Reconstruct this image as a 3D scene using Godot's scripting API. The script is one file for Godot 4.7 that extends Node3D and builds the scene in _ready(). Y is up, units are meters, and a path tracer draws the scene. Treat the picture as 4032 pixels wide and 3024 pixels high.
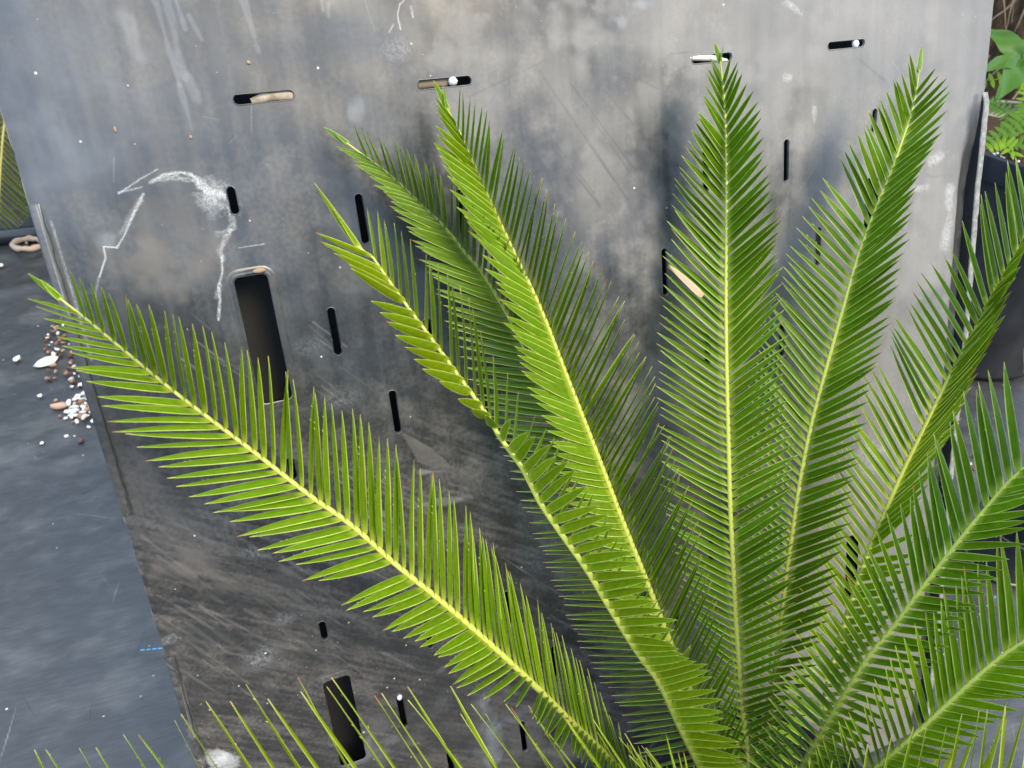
extends Node3D

# A potted cycad in front of a slotted black plastic panel that leans back on its foot, on black ground cloth.
const LEAN := 0.36652                                   # the panel leans back 21 degrees
const PANEL_ORIGIN := Vector3(0.30436, 0.8485, -0.71754)
const PANEL_LEFT := -0.48
const PANEL_RIGHT := 0.792
const PANEL_FOOT := -0.905
const PANEL_TOP := 0.56
const TEX_W := 1536
const TEX_H := 1768

var FRONDS := [
	{"tone": 1, "n": 84,
	"rachis": [0.4572,0.4018,-0.2487,0.3462,0.4814,-0.3166,0.3086,0.535,-0.3445,0.2542,0.6224,-0.3741,0.2037,0.7037,-0.4038,0.158,0.7702,-0.4325,0.1183,0.8216,-0.4594,0.088,0.8559,-0.4813,0.0535,0.8993,-0.5088,0.0222,0.9286,-0.5309,-0.0151,0.9674,-0.5596,-0.0489,1.0009,-0.5851,-0.0771,1.0302,-0.6059,-0.1062,1.0608,-0.6311,-0.1306,1.0864,-0.6526,-0.1447,1.1006,-0.6654,-0.1469,1.1014,-0.6671],
	"wide": 0.86,
	"near": [0.1487,-0.024,0.0355,0.0505,-0.8231,0.2005,-0.5313,0.2483,-0.0332,0.0586,0.0425,-0.4926,0.3106,-0.8129,0.3054,-0.0344,0.061,0.0482,-0.401,0.4184,-0.815,0.3375,-0.0398,0.0617,0.0448,0.0188,0.5957,-0.803,0.3726,-0.0377,0.0594,0.0471,-0.1542,0.5516,-0.8197,0.4052,-0.0336,0.0591,0.0487,-0.2828,0.5086,-0.8132,0.4202,-0.0384,0.0581,0.0473,-0.1509,0.5617,-0.8134,0.434,-0.055,0.0545,0.0433,0.2953,0.759,-0.5803,0.4616,-0.0639,0.0517,0.0414,0.4772,0.8273,-0.2966,0.4899,-0.054,0.0559,0.0415,0.6205,0.7553,-0.211,0.5179,-0.0538,0.0547,0.0423,0.6278,0.7571,-0.1808,0.5471,-0.0596,0.0511,0.0425,0.5961,0.7942,-0.1181,0.5723,-0.0634,0.049,0.0424,0.5814,0.8109,-0.067,0.6092,-0.066,0.049,0.0408,0.5626,0.823,-0.0781,0.6207,-0.0668,0.0506,0.0389,0.5551,0.8236,-0.1166,0.6499,-0.0718,0.0469,0.0375,0.5093,0.8553,-0.0953,0.6799,-0.0805,0.0374,0.0286,0.4045,0.913,-0.0534,0.7113,-0.0808,0.0377,0.026,0.4018,0.9126,-0.0761,0.7376,-0.0751,0.0416,0.0345,0.4518,0.8879,-0.0865,0.7679,-0.0754,0.0413,0.0331,0.4449,0.8903,-0.0965,0.8088,-0.0735,0.0454,0.0306,0.5134,0.8573,-0.0374,0.8395,-0.0649,0.0533,0.0341,0.6308,0.7758,-0.0112,0.8738,-0.0543,0.0513,0.0332,0.6911,0.7226,0.0145,0.9085,-0.0442,0.0444,0.0333,0.7095,0.7047,0.0023,0.9338,-0.0351,0.0419,0.0318,0.7726,0.6347,0.0146,0.9608,-0.0279,0.0403,0.0284,0.8375,0.5442,0.0503,0.9774,-0.0224,0.0378,0.028,0.8592,0.5116,-0.005,0.9896,-0.0135,0.0369,0.029,0.9389,0.3441,-0.0002,0.9981,-0.0062,0.0341,0.032,0.9512,0.2849,-0.1186,1,-0.0079,0.0397,0.0258,0.9815,0.1913,0.0052],
	"far": [0.1825,-0.0146,0.077,-0.024,0.8184,0.3062,0.4863,0.2616,-0.0015,0.0822,-0.0569,0.8045,0.3481,0.4812,0.3292,0.0002,0.0883,-0.0607,0.8179,0.3249,0.4748,0.3843,0,0.0883,-0.0608,0.7713,0.361,0.5242,0.411,-0.0035,0.0966,-0.0697,0.7174,0.4246,0.5523,0.4556,0.0031,0.0975,-0.0678,0.7164,0.3826,0.5834,0.4846,0.0106,0.0919,-0.0597,0.7017,0.3299,0.6315,0.5123,0.0177,0.0969,-0.0611,0.65,0.3173,0.6905,0.5265,0.0197,0.0979,-0.0612,0.6052,0.3308,0.7241,0.5548,0.0171,0.0995,-0.0638,0.6363,0.3355,0.6946,0.5889,0.0175,0.0964,-0.061,0.6556,0.3152,0.6862,0.6308,0.0187,0.0949,-0.0592,0.6605,0.2993,0.6886,0.6754,0.0167,0.0911,-0.0569,0.6941,0.2852,0.6609,0.6944,0.0143,0.0863,-0.0537,0.7114,0.2821,0.6437,0.7328,0.0158,0.0853,-0.0523,0.8212,0.1801,0.5414,0.7749,0.0156,0.0807,-0.0485,0.8413,0.1498,0.5195,0.8085,0.0118,0.0861,-0.029,0.8521,0.0583,0.5202,0.8416,0.0095,0.0899,-0.0127,0.868,-0.0215,0.4961,0.875,0.0051,0.0848,0.001,0.8981,-0.0585,0.4359,0.9102,0.0038,0.0753,0.0112,0.9183,-0.1036,0.3822,0.9332,0.0061,0.0679,0.0178,0.9135,-0.1775,0.3662,0.9575,0.0064,0.0606,0.0211,0.9181,-0.2137,0.3338,0.9744,0.0048,0.0556,0.0227,0.9374,-0.1982,0.2863,0.9894,0.006,0.047,0.0285,0.8884,-0.3159,0.3331,0.9992,0.0038,0.0365,0.0338,0.9854,-0.159,0.0613,1,-0.0024,0.0379,0.0297,0.9984,0.0562,0.0078],
	"ends": [-0.0218,0.0194,-0.0206,-0.0118,0.0156,-0.0131],
	},
	{"tone": 0, "n": 60,
	"rachis": [0.4479,0.4234,-0.2437,0.4152,0.502,-0.2913,0.3966,0.5461,-0.3098,0.3711,0.6133,-0.3375,0.3487,0.6767,-0.3606,0.3217,0.7276,-0.3816,0.2967,0.7808,-0.4039,0.2748,0.8294,-0.4277,0.2539,0.8674,-0.4489,0.2339,0.9057,-0.4699,0.2212,0.9407,-0.4849,0.2036,0.9713,-0.5024,0.1968,0.9882,-0.5116,0.1904,1.0006,-0.521,0.1755,1.0249,-0.543,0.1591,1.0518,-0.5692,0.1439,1.0757,-0.5938,0.1294,1.0996,-0.6207,0.1208,1.1143,-0.6373,0.1142,1.1189,-0.6469,0.1115,1.1186,-0.6478],
	"wide": 0.90,
	"near": [0.1286,0.022,0.0557,0.0364,-0.64,0.5817,-0.502,0.1682,0.0168,0.0621,0.0389,-0.6662,0.5172,-0.5372,0.2244,0.0191,0.0641,0.048,-0.6162,0.5817,-0.531,0.2682,0.0165,0.0735,0.0454,-0.807,0.4311,-0.4036,0.3379,0.0136,0.0811,0.0402,-0.9179,0.2886,-0.2723,0.3936,0.0104,0.0706,0.0505,-0.8084,0.4165,-0.4159,0.4237,0.0061,0.0662,0.052,-0.7658,0.439,-0.4699,0.4543,0.0185,0.0702,0.0534,-0.8299,0.4592,-0.3169,0.4834,0.0116,0.0699,0.0503,-0.871,0.3737,-0.319,0.5274,0.0169,0.0703,0.0516,-0.8929,0.3853,-0.2331,0.5581,0.0158,0.0671,0.0535,-0.8828,0.4021,-0.2428,0.5863,0.0171,0.0717,0.0492,-0.946,0.3035,-0.114,0.6279,0.0165,0.0682,0.0519,-0.942,0.3156,-0.1142,0.6424,0.0106,0.0777,0.0399,-0.9852,0.0503,0.1638,0.6709,0.0072,0.0732,0.043,-0.9906,0.0178,0.1354,0.6976,-0.0037,0.0674,0.0431,-0.9658,-0.1749,0.1915,0.7112,-0.0088,0.0655,0.0423,-0.897,-0.3185,0.3065,0.724,-0.0068,0.0643,0.0441,-0.9334,-0.2651,0.242,0.7405,-0.0146,0.0624,0.0422,-0.9654,-0.257,0.0448,0.764,-0.0322,0.0541,0.0417,0.1722,-0.5354,0.8269,0.7801,-0.0332,0.0513,0.0434,0.5652,-0.2885,0.7728,0.7932,-0.0402,0.0525,0.0392,0.5093,-0.2293,0.8295,0.8194,-0.0445,0.0507,0.0387,0.5242,-0.1755,0.8333,0.845,-0.0466,0.0515,0.0367,0.4638,-0.1956,0.8641,0.8729,-0.0458,0.0481,0.0336,0.4376,-0.196,0.8775,0.9152,-0.0409,0.0402,0.0309,0.454,-0.2046,0.8672,0.9167,-0.046,0.0495,0.0185,0.1936,-0.18,0.9644,0.9393,-0.0434,0.0447,0.0176,0.2035,-0.1807,0.9623,0.96,-0.0482,0.0357,-0.0001,0.0139,0.0227,0.9996,0.9819,-0.0462,0.0294,-0.0012,0.0024,0.0448,0.999],
	"far": [0.1286,0.0476,-0.036,-0.0314,-0.342,0.32,-0.8835,0.2244,0.0711,-0.023,-0.0346,-0.2528,0.4811,-0.8394,0.3936,0.0677,-0.0299,-0.0528,-0.4035,0.4709,-0.7845,0.4834,0.0634,-0.0245,-0.0582,-0.4788,0.4907,-0.728,0.5581,0.0605,-0.0188,-0.0625,-0.5336,0.5152,-0.6707,0.6424,0.0585,-0.0154,-0.0639,-0.5252,0.5821,-0.6208,0.6959,0.0503,-0.0173,-0.067,-0.5833,0.5643,-0.5842,0.7205,0.0342,0.015,-0.0787,-0.8846,0.3397,-0.3195,0.7485,0.0283,0.0295,-0.0765,-0.9263,0.3013,-0.226,0.7594,0.0146,0.0528,-0.0671,-0.9811,0.1795,-0.0716,0.7806,0.0161,0.0664,-0.0656,-0.9812,0.1853,-0.054,0.8065,0.0186,0.0663,-0.0644,-0.9745,0.217,-0.0575,0.835,0.0201,0.0606,-0.0587,-0.9639,0.2586,-0.064,0.8653,0.0188,0.0508,-0.0616,-0.958,0.2799,-0.0623,0.8804,0.0184,0.043,-0.063,-0.9513,0.2991,-0.0741,0.8967,0.0138,0.0539,-0.0537,-0.9758,0.2159,-0.0338,0.9147,0.0118,0.0494,-0.0499,-0.9565,0.286,0.0571,0.934,0.009,0.044,-0.0483,-0.9248,0.3506,0.148,0.9546,0.0072,0.0429,-0.0446,-0.8758,0.4106,0.2537,0.9786,0.0048,0.0256,-0.0491,-0.8736,0.4613,0.1553,0.9926,0.0047,0.0008,-0.0521,-0.9298,0.3597,-0.0783],
	"ends": [-0.03,0.0494,-0.0502,-0.0144,0.0311,-0.0277],
	},
	{"tone": 3, "n": 94,
	"rachis": [0.4756,0.3584,-0.2588,0.4581,0.4146,-0.385,0.4398,0.4984,-0.4464,0.4112,0.598,-0.5051,0.383,0.6933,-0.5543,0.3554,0.7848,-0.5985,0.333,0.8576,-0.645,0.3094,0.9165,-0.6786,0.2899,0.9662,-0.7025,0.2661,1.0156,-0.7277,0.2554,1.0285,-0.731,0.2296,1.068,-0.75,0.2062,1.0931,-0.7623,0.1811,1.1219,-0.7772,0.1655,1.1345,-0.7823,0.1498,1.1488,-0.7916,0.1372,1.1589,-0.7961],
	"wide": 0.88,
	"near": [0.1307,-0.0689,-0.0041,-0.0135,0.0454,0.8662,-0.4976,0.1888,-0.0751,0.013,-0.0156,0.2265,0.9189,-0.3229,0.2305,-0.0852,0.0014,-0.0235,0.1055,0.9394,-0.3262,0.278,-0.0887,0.0119,-0.0331,0.209,0.9535,-0.2171,0.3545,-0.0896,0.0058,-0.0278,0.1282,0.9693,-0.2096,0.4454,-0.0884,0.003,-0.0181,0.0692,0.982,-0.1756,0.4973,-0.0861,0.0093,-0.0234,0.13,0.9877,-0.0864,0.5347,-0.0848,0.0081,-0.0281,0.0128,0.9705,0.2409,0.6279,-0.0838,0.0124,-0.0316,0.0099,0.9397,0.3418,0.6812,-0.0827,0.0212,-0.0195,0.1283,0.8948,0.4275,0.7088,-0.0805,0.0254,-0.0219,0.1452,0.8689,0.4733,0.7558,-0.0768,0.04,-0.0045,0.3525,0.7409,0.5717,0.7968,-0.0728,0.0453,0.0086,0.4711,0.6419,0.605,0.8689,-0.0605,0.0462,0.0282,0.6433,0.4755,0.6001,0.8893,-0.0515,0.0412,0.0327,0.7035,0.4314,0.5648,0.9115,-0.045,0.0377,0.0323,0.7302,0.39,0.5611,0.9256,-0.0457,0.0369,0.0289,0.6996,0.4072,0.5871,0.931,-0.0463,0.038,0.0262,0.6781,0.4015,0.6156,0.9486,-0.0371,0.0312,0.0312,0.7593,0.3671,0.5373,0.9718,-0.0341,0.0276,0.0291,0.7587,0.3797,0.5294,0.9828,-0.0301,0.023,0.0319,0.7915,0.4206,0.4435,0.9939,-0.0242,0.0183,0.0354,0.8134,0.4996,0.2978],
	"far": [0.1307,-0.0085,0.0599,-0.0442,0.6924,0.4893,0.5302,0.2296,0.0106,0.0727,-0.045,0.5935,0.3597,0.72,0.3413,0.0102,0.0883,-0.0217,0.5178,0.1473,0.8427,0.4454,0.0149,0.0877,-0.0154,0.5042,0.0654,0.8611,0.5441,0.0113,0.0882,-0.0064,0.5334,-0.0073,0.8458,0.6279,0.0122,0.0872,-0.0048,0.4778,-0.018,0.8783,0.6953,0.0114,0.0865,-0.0043,0.5257,-0.0266,0.8502,0.7501,0.0044,0.0864,0.0061,0.5651,-0.0864,0.8205,0.8067,-0.0036,0.0828,0.0231,0.6087,-0.188,0.7708,0.8633,-0.0096,0.0794,0.0201,0.7051,-0.0933,0.7029,0.8758,-0.0107,0.0756,0.0224,0.7216,-0.1006,0.685,0.8874,-0.0098,0.074,0.0184,0.7284,-0.0735,0.6812,0.8964,-0.0167,0.0712,0.0154,0.774,0.0451,0.6315,0.92,-0.0139,0.0649,0.0194,0.7831,-0.0181,0.6216,0.9301,-0.0162,0.0606,0.0195,0.8065,0.0261,0.5906,0.945,-0.0174,0.0536,0.021,0.8329,0.0549,0.5507,0.9576,-0.0194,0.0489,0.0207,0.8531,0.1227,0.5072,0.9705,-0.0181,0.0456,0.0206,0.861,0.1177,0.4948,0.9839,-0.0162,0.038,0.0244,0.8904,0.094,0.4454,0.998,-0.0121,0.0281,0.0308,0.9345,0.0118,0.3557],
	"ends": [-0.0217,0.0146,-0.0164,-0.0118,0.0112,-0.0092],
	},
	{"tone": 1, "n": 90,
	"rachis": [0.4618,0.3909,-0.2512,0.4666,0.483,-0.3575,0.446,0.5297,-0.4,0.4264,0.5965,-0.4457,0.4063,0.6705,-0.491,0.3863,0.7407,-0.5329,0.3718,0.7959,-0.5663,0.3598,0.8379,-0.5872,0.3379,0.9145,-0.6285,0.3161,0.9919,-0.6705,0.2965,1.0471,-0.7061,0.2869,1.0725,-0.7184,0.2751,1.1069,-0.7395,0.2644,1.1379,-0.7572,0.2533,1.1705,-0.7779,0.2445,1.1889,-0.7837],
	"wide": 0.92,
	"near": [0.141,-0.0509,0.0547,0.0037,0.7287,0.6826,-0.0551,0.2076,-0.0626,0.0555,0.0031,0.6601,0.7479,-0.0709,0.291,-0.0729,0.0598,0.0095,0.6383,0.7665,0.071,0.3803,-0.0751,0.0568,0.0128,0.6119,0.7646,0.2025,0.4647,-0.0741,0.0548,0.0183,0.6117,0.7131,0.3424,0.531,-0.0721,0.0557,0.0196,0.6209,0.6491,0.4395,0.5659,-0.0699,0.0571,0.0213,0.6358,0.5959,0.4906,0.6006,-0.0682,0.0588,0.0204,0.6292,0.5334,0.5653,0.631,-0.0712,0.0576,0.0076,0.5198,0.557,0.6478,0.6829,-0.0655,0.0613,0.0172,0.5776,0.4215,0.6991,0.7664,-0.0635,0.0607,0.0209,0.5692,0.3372,0.7499,0.7816,-0.0622,0.0641,0.0119,0.4908,0.3269,0.8076,0.7877,-0.0621,0.0652,-0.0032,0.3794,0.4022,0.8332,0.8434,-0.0629,0.0603,0.0196,0.5297,0.2942,0.7955,0.9042,-0.0542,0.0531,0.006,0.4133,0.3259,0.8503,0.9195,-0.0499,0.0509,0.0125,0.4668,0.2502,0.8482,0.932,-0.0459,0.0486,0.0184,0.5187,0.1728,0.8373,0.9422,-0.0398,0.0481,0.0203,0.5234,0.0751,0.8488,0.9543,-0.0363,0.049,0.0175,0.4809,0.0432,0.8757,0.9826,-0.0276,0.0365,0.0239,0.5761,-0.0969,0.8116],
	"far": [0.1302,0.0229,0.0682,-0.0142,-0.8742,0.2013,-0.442,0.1664,0.038,0.0647,-0.0218,-0.8215,0.3239,-0.4693,0.2071,0.051,0.07,-0.0255,-0.7823,0.3938,-0.4826,0.2479,0.0533,0.0788,-0.0313,-0.8166,0.3791,-0.4353,0.3785,0.0655,0.0899,-0.0348,-0.7926,0.3996,-0.4605,0.5013,0.0682,0.0845,-0.0292,-0.7729,0.4807,-0.4141,0.5661,0.0732,0.0931,-0.0347,-0.7933,0.4885,-0.3634,0.605,0.0673,0.0864,-0.0315,-0.7985,0.4992,-0.3364,0.6639,0.0665,0.0908,-0.0357,-0.8233,0.4926,-0.2821,0.704,0.0561,0.0872,-0.0371,-0.8599,0.4554,-0.2305,0.7359,0.0491,0.0825,-0.036,-0.8779,0.4369,-0.1959,0.757,0.0429,0.0822,-0.0385,-0.904,0.3964,-0.1603,0.7647,0.0389,0.0843,-0.042,-0.9236,0.3585,-0.1359,0.7769,0.0368,0.0847,-0.0433,-0.9314,0.3439,-0.1193,0.8801,0.0121,0.0805,0.0099,-0.9882,0.1512,-0.0227,0.9064,0.0043,0.0745,0.012,-0.9983,0.0534,0.0235,0.9219,0.0041,0.0709,0.0105,-0.9979,0.0516,0.0379,0.9387,0.005,0.066,0.0143,-0.9972,0.0704,0.027,0.9514,-0.0017,0.061,0.0212,-0.9983,-0.042,0.0409,0.9674,-0.0039,0.0548,0.0224,-0.9945,-0.0912,0.0518,0.9805,-0.0068,0.0497,0.0219,-0.9821,-0.1705,0.0801],
	"ends": [-0.0089,0.0264,-0.0212,0.0003,0.0227,-0.0141],
	},
	{"tone": 2, "n": 82,
	"rachis": [0.471,0.3692,-0.2563,0.5253,0.3977,-0.3348,0.5345,0.4541,-0.3843,0.5483,0.5433,-0.4535,0.5567,0.6228,-0.5026,0.565,0.6868,-0.5452,0.5714,0.7451,-0.5795,0.5817,0.8617,-0.6434,0.5874,0.9384,-0.6816,0.5929,1.0095,-0.7148,0.597,1.0822,-0.7473,0.596,1.1466,-0.7719,0.5944,1.1777,-0.7843,0.5903,1.1999,-0.793,0.5865,1.2088,-0.7912],
	"near": [0.1816,-0.0558,0.0529,-0.0162,0.6904,0.7232,-0.0156,0.2287,-0.0577,0.0558,-0.0269,0.6236,0.7502,0.2198,0.3123,-0.0715,0.0511,-0.0329,0.5037,0.8385,0.2076,0.3899,-0.0735,0.0414,-0.0518,0.3257,0.908,0.2635,0.4672,-0.0779,0.0411,-0.0535,0.3389,0.917,0.2106,0.5279,-0.0781,0.0428,-0.0552,0.3127,0.9123,0.2645,0.5814,-0.0757,0.0479,-0.0587,0.3006,0.8914,0.3392,0.6449,-0.0684,0.0499,-0.0576,0.2823,0.8649,0.415,0.6634,-0.0699,0.0533,-0.0612,0.2742,0.858,0.4343,0.686,-0.0607,0.0584,-0.0618,0.281,0.82,0.4987,0.7805,-0.0507,0.055,-0.0548,0.2423,0.7876,0.5666,0.8247,-0.058,0.0593,-0.0286,0.3355,0.6544,0.6776,0.8747,-0.0561,0.0586,-0.0081,0.4154,0.5022,0.7585,0.8998,-0.0526,0.0534,0.0097,0.5038,0.3528,0.7885,0.9057,-0.0497,0.0545,0.0078,0.4861,0.3273,0.8103,0.9321,-0.0459,0.0478,0.0146,0.5229,0.2534,0.8139,0.9494,-0.0414,0.0469,0.0123,0.4987,0.2195,0.8385,0.9631,-0.0404,0.0391,0.0204,0.5673,0.1671,0.8064,0.981,-0.0358,0.0315,0.0239,0.6136,0.1041,0.7827],
	"far": [0.1389,0.0394,0.0588,0.0177,-0.6166,0.5747,-0.5381,0.1885,0.035,0.0641,0.0313,-0.5696,0.5908,-0.5714,0.2197,0.052,0.0604,0.025,-0.5923,0.6851,-0.4241,0.2606,0.0794,0.0401,0.0136,-0.3938,0.8756,-0.2796,0.3157,0.0602,0.0684,0.0222,-0.6678,0.6833,-0.2952,0.3974,0.0561,0.0708,0.0212,-0.7256,0.6463,-0.2364,0.4578,0.0827,0.0457,0.0106,-0.4648,0.8744,-0.1395,0.506,0.0798,0.0472,0.008,-0.4978,0.8607,-0.1072,0.5511,0.0545,0.0692,0.0229,-0.7592,0.6389,-0.1241,0.6122,0.0767,0.0534,0.001,-0.5703,0.8206,-0.0364,0.637,0.0746,0.0632,-0.0085,-0.6477,0.7614,-0.0279,0.6551,0.0734,0.0644,-0.0101,-0.6607,0.7505,-0.0164,0.6795,0.0741,0.0648,-0.0102,-0.658,0.753,0.0001,0.6917,0.0721,0.0627,-0.0092,-0.6553,0.7553,0.0091,0.7626,0.0396,0.0739,0.0282,-0.8827,0.4699,0.008,0.8078,0.015,0.0749,0.0435,-0.9714,0.2296,-0.0597,0.8464,0.0051,0.0682,0.0462,-0.9879,0.1303,-0.0837,0.8977,0.0063,0.0633,0.0375,-0.9947,0.103,-0.0057,0.9155,0.0035,0.0586,0.0354,-0.9982,0.0597,-0.0007,0.9306,-0.0031,0.0566,0.0301,-0.9961,-0.0771,0.0418,0.9505,-0.0096,0.0503,0.0272,-0.9729,-0.2218,0.0653,0.9728,-0.0133,0.0392,0.0291,-0.9474,-0.3201,-0.001,0.9803,-0.0146,0.0376,0.0278,-0.9269,-0.3747,0.0199],
	"ends": [-0.0037,0.0211,-0.0144,0.0069,0.0188,-0.0079],
	},
	{"tone": 2, "n": 80,
	"rachis": [0.4756,0.3584,-0.2588,0.5773,0.3682,-0.3496,0.6056,0.3939,-0.3921,0.6389,0.4496,-0.442,0.6739,0.5561,-0.5089,0.6856,0.6332,-0.5392,0.7044,0.6838,-0.5699,0.7253,0.7455,-0.601,0.7417,0.7998,-0.6219,0.759,0.8629,-0.6432,0.7769,0.9209,-0.6639,0.794,0.9681,-0.6826,0.8172,1.0271,-0.7019,0.8348,1.0678,-0.7133,0.8482,1.1055,-0.7252,0.8608,1.1445,-0.7372,0.8673,1.1729,-0.7494,0.8656,1.1882,-0.7524],
	"near": [0.1739,-0.0496,0.0598,-0.0151,0.7366,0.6543,0.1711,0.2914,-0.065,0.0584,-0.0369,0.5453,0.7875,0.2874,0.3973,-0.0601,0.0526,-0.0556,0.4136,0.8412,0.3483,0.5588,-0.0606,0.0771,-0.0775,0.2271,0.7733,0.592,0.6316,-0.0572,0.0724,-0.0721,0.1811,0.7621,0.6217,0.6981,-0.0588,0.0609,-0.0629,0.142,0.7739,0.6171,0.7409,-0.0599,0.0526,-0.0562,0.1161,0.7838,0.6101,0.7635,-0.0539,0.0567,-0.0572,0.1008,0.7527,0.6506,0.7803,-0.0518,0.0598,-0.0591,0.0881,0.738,0.669,0.8083,-0.0441,0.0574,-0.0532,0.0736,0.7076,0.7028,0.82,-0.0252,0.0732,-0.0596,0.0562,0.642,0.7646,0.8616,-0.0395,0.0706,-0.0307,0.1125,0.4483,0.8867,0.8883,-0.0293,0.066,-0.0343,0.0642,0.4822,0.8737,0.9185,-0.0352,0.0602,-0.0203,0.1039,0.3722,0.9223,0.9358,-0.0361,0.0578,-0.0062,0.1461,0.195,0.9699,0.9538,-0.0415,0.0486,0.0042,0.2316,0.115,0.966,0.9703,-0.0355,0.048,0.0059,0.1954,0.0236,0.9804],
	"far": [0.17,0.0084,0.0597,0.0446,-0.2049,0.6042,-0.7701,0.2441,0.0217,0.0757,0.0404,-0.709,0.4795,-0.5172,0.2809,0.0309,0.0798,0.0375,-0.7993,0.4793,-0.3624,0.3309,0.0364,0.0807,0.0362,-0.8127,0.5004,-0.2986,0.4037,0.0396,0.0748,0.0425,-0.7825,0.5638,-0.2644,0.5115,0.0314,0.0733,0.0487,-0.8254,0.5118,-0.2384,0.549,0.0337,0.0731,0.0464,-0.8392,0.5085,-0.1927,0.6159,0.0385,0.0747,0.0379,-0.8629,0.4953,-0.1004,0.6626,0.0804,0.0496,0.0061,-0.5275,0.8474,0.061,0.7373,0.0282,0.0772,0.0382,-0.9292,0.3658,-0.0528,0.7562,0.0254,0.0777,0.0385,-0.9416,0.3329,-0.0499,0.7964,0.0137,0.0792,0.0404,-0.9774,0.2016,-0.064,0.8958,0.0086,0.0641,0.0402,-0.9834,0.1706,-0.0619,0.9233,0.0599,0.0472,-0.0039,-0.6051,0.7804,0.1574,0.9473,0.0043,0.0548,0.0317,-0.9946,0.0982,-0.0343,0.9671,-0.0133,0.0429,0.0289,-0.9681,-0.22,-0.1201,0.9882,-0.017,0.036,0.0273,-0.9334,-0.3261,-0.1497],
	"ends": [0.0089,0.0303,-0.0171,-0.0133,0.0142,-0.0125],
	},
	{"tone": 1, "n": 68,
	"rachis": [0.4803,0.3476,-0.2613,0.6365,0.401,-0.3253,0.6807,0.4087,-0.369,0.7192,0.4395,-0.4075,0.7549,0.4988,-0.4441,0.7824,0.5777,-0.4735,0.8051,0.6415,-0.4917,0.8235,0.7001,-0.5072,0.8385,0.7829,-0.5173,0.8466,0.8401,-0.5221,0.8575,0.8986,-0.5267,0.8635,0.9514,-0.5284,0.8705,1.0124,-0.5299,0.874,1.0604,-0.5286,0.8847,1.1243,-0.5311,0.8934,1.1588,-0.5366],
	"wide": 1.00,
	"near": [0.2244,-0.0623,0.0688,-0.0269,0.6787,0.7008,0.2195,0.3533,-0.0619,0.0791,-0.0376,0.5075,0.6603,0.5536,0.4746,-0.0505,0.0714,-0.0661,0.3346,0.7567,0.5617,0.5406,-0.0546,0.0773,-0.0731,0.2681,0.7552,0.5981,0.5908,-0.0397,0.0937,-0.0813,0.2025,0.6892,0.6958,0.6462,-0.0306,0.0863,-0.0711,0.1613,0.6609,0.7329,0.6965,-0.0465,0.08,-0.0725,0.1565,0.7112,0.6853,0.728,-0.0386,0.0758,-0.0654,0.1303,0.6851,0.7167,0.7568,-0.0358,0.0737,-0.0625,0.1099,0.6737,0.7308,0.8022,-0.0489,0.0757,-0.0459,0.1345,0.5759,0.8064,0.8248,-0.0102,0.0887,-0.0649,0.0584,0.594,0.8024,0.8654,-0.0067,0.084,-0.0601,0.0347,0.5833,0.8115,0.9163,-0.004,0.0725,-0.0513,0.0068,0.5776,0.8163,0.9663,-0.0416,0.054,-0.0074,0.1389,0.2384,0.9612,0.9933,-0.0467,0.0375,0.013,0.2772,0.0129,0.9607],
	"far": [0.2244,-0.0054,0.0801,0.0423,-0.362,0.4157,-0.8343,0.3337,0.0048,0.0866,0.0538,-0.8705,0.2936,-0.3951,0.3878,0.0045,0.0812,0.0576,-0.8614,0.3249,-0.3904,0.4383,0.005,0.0824,0.0559,-0.8984,0.2828,-0.3359,0.4554,0.0137,0.1018,0.0256,-0.9904,0.1375,-0.017,0.4918,0.0202,0.1012,0.0213,-0.9814,0.19,0.0274,0.5527,0.0907,0.0857,-0.0189,-0.6741,0.7332,0.0891,0.5864,0.0835,0.0809,-0.0178,-0.6817,0.7252,0.0975,0.7307,-0.001,0.0981,0.0282,-0.998,-0.0263,0.0578,0.8039,-0.0313,0.0837,0.0334,-0.8457,-0.1076,-0.5228,0.8122,-0.0423,0.0706,0.04,-0.8805,-0.4582,-0.1215,0.9057,-0.0484,0.0541,0.0332,-0.7628,-0.3483,-0.5448,0.9663,-0.0418,0.0424,0.0265,-0.7495,-0.4173,-0.5139],
	},
	{"tone": 2, "n": 50,
	"rachis": [0.4525,0.4126,-0.2462,0.4961,0.4737,-0.2532,0.5246,0.5302,-0.2696,0.5486,0.5794,-0.2814,0.5705,0.6336,-0.2916,0.5906,0.6848,-0.2999,0.6094,0.729,-0.3026,0.6218,0.7773,-0.3047,0.6363,0.8269,-0.307,0.6466,0.8721,-0.3073,0.6589,0.9108,-0.3079,0.6658,0.9416,-0.3069,0.6711,0.9602,-0.3042,0.6849,0.9951,-0.3008,0.7016,1.0367,-0.2953,0.7179,1.0649,-0.2921],
	"wide": 0.95,
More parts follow.
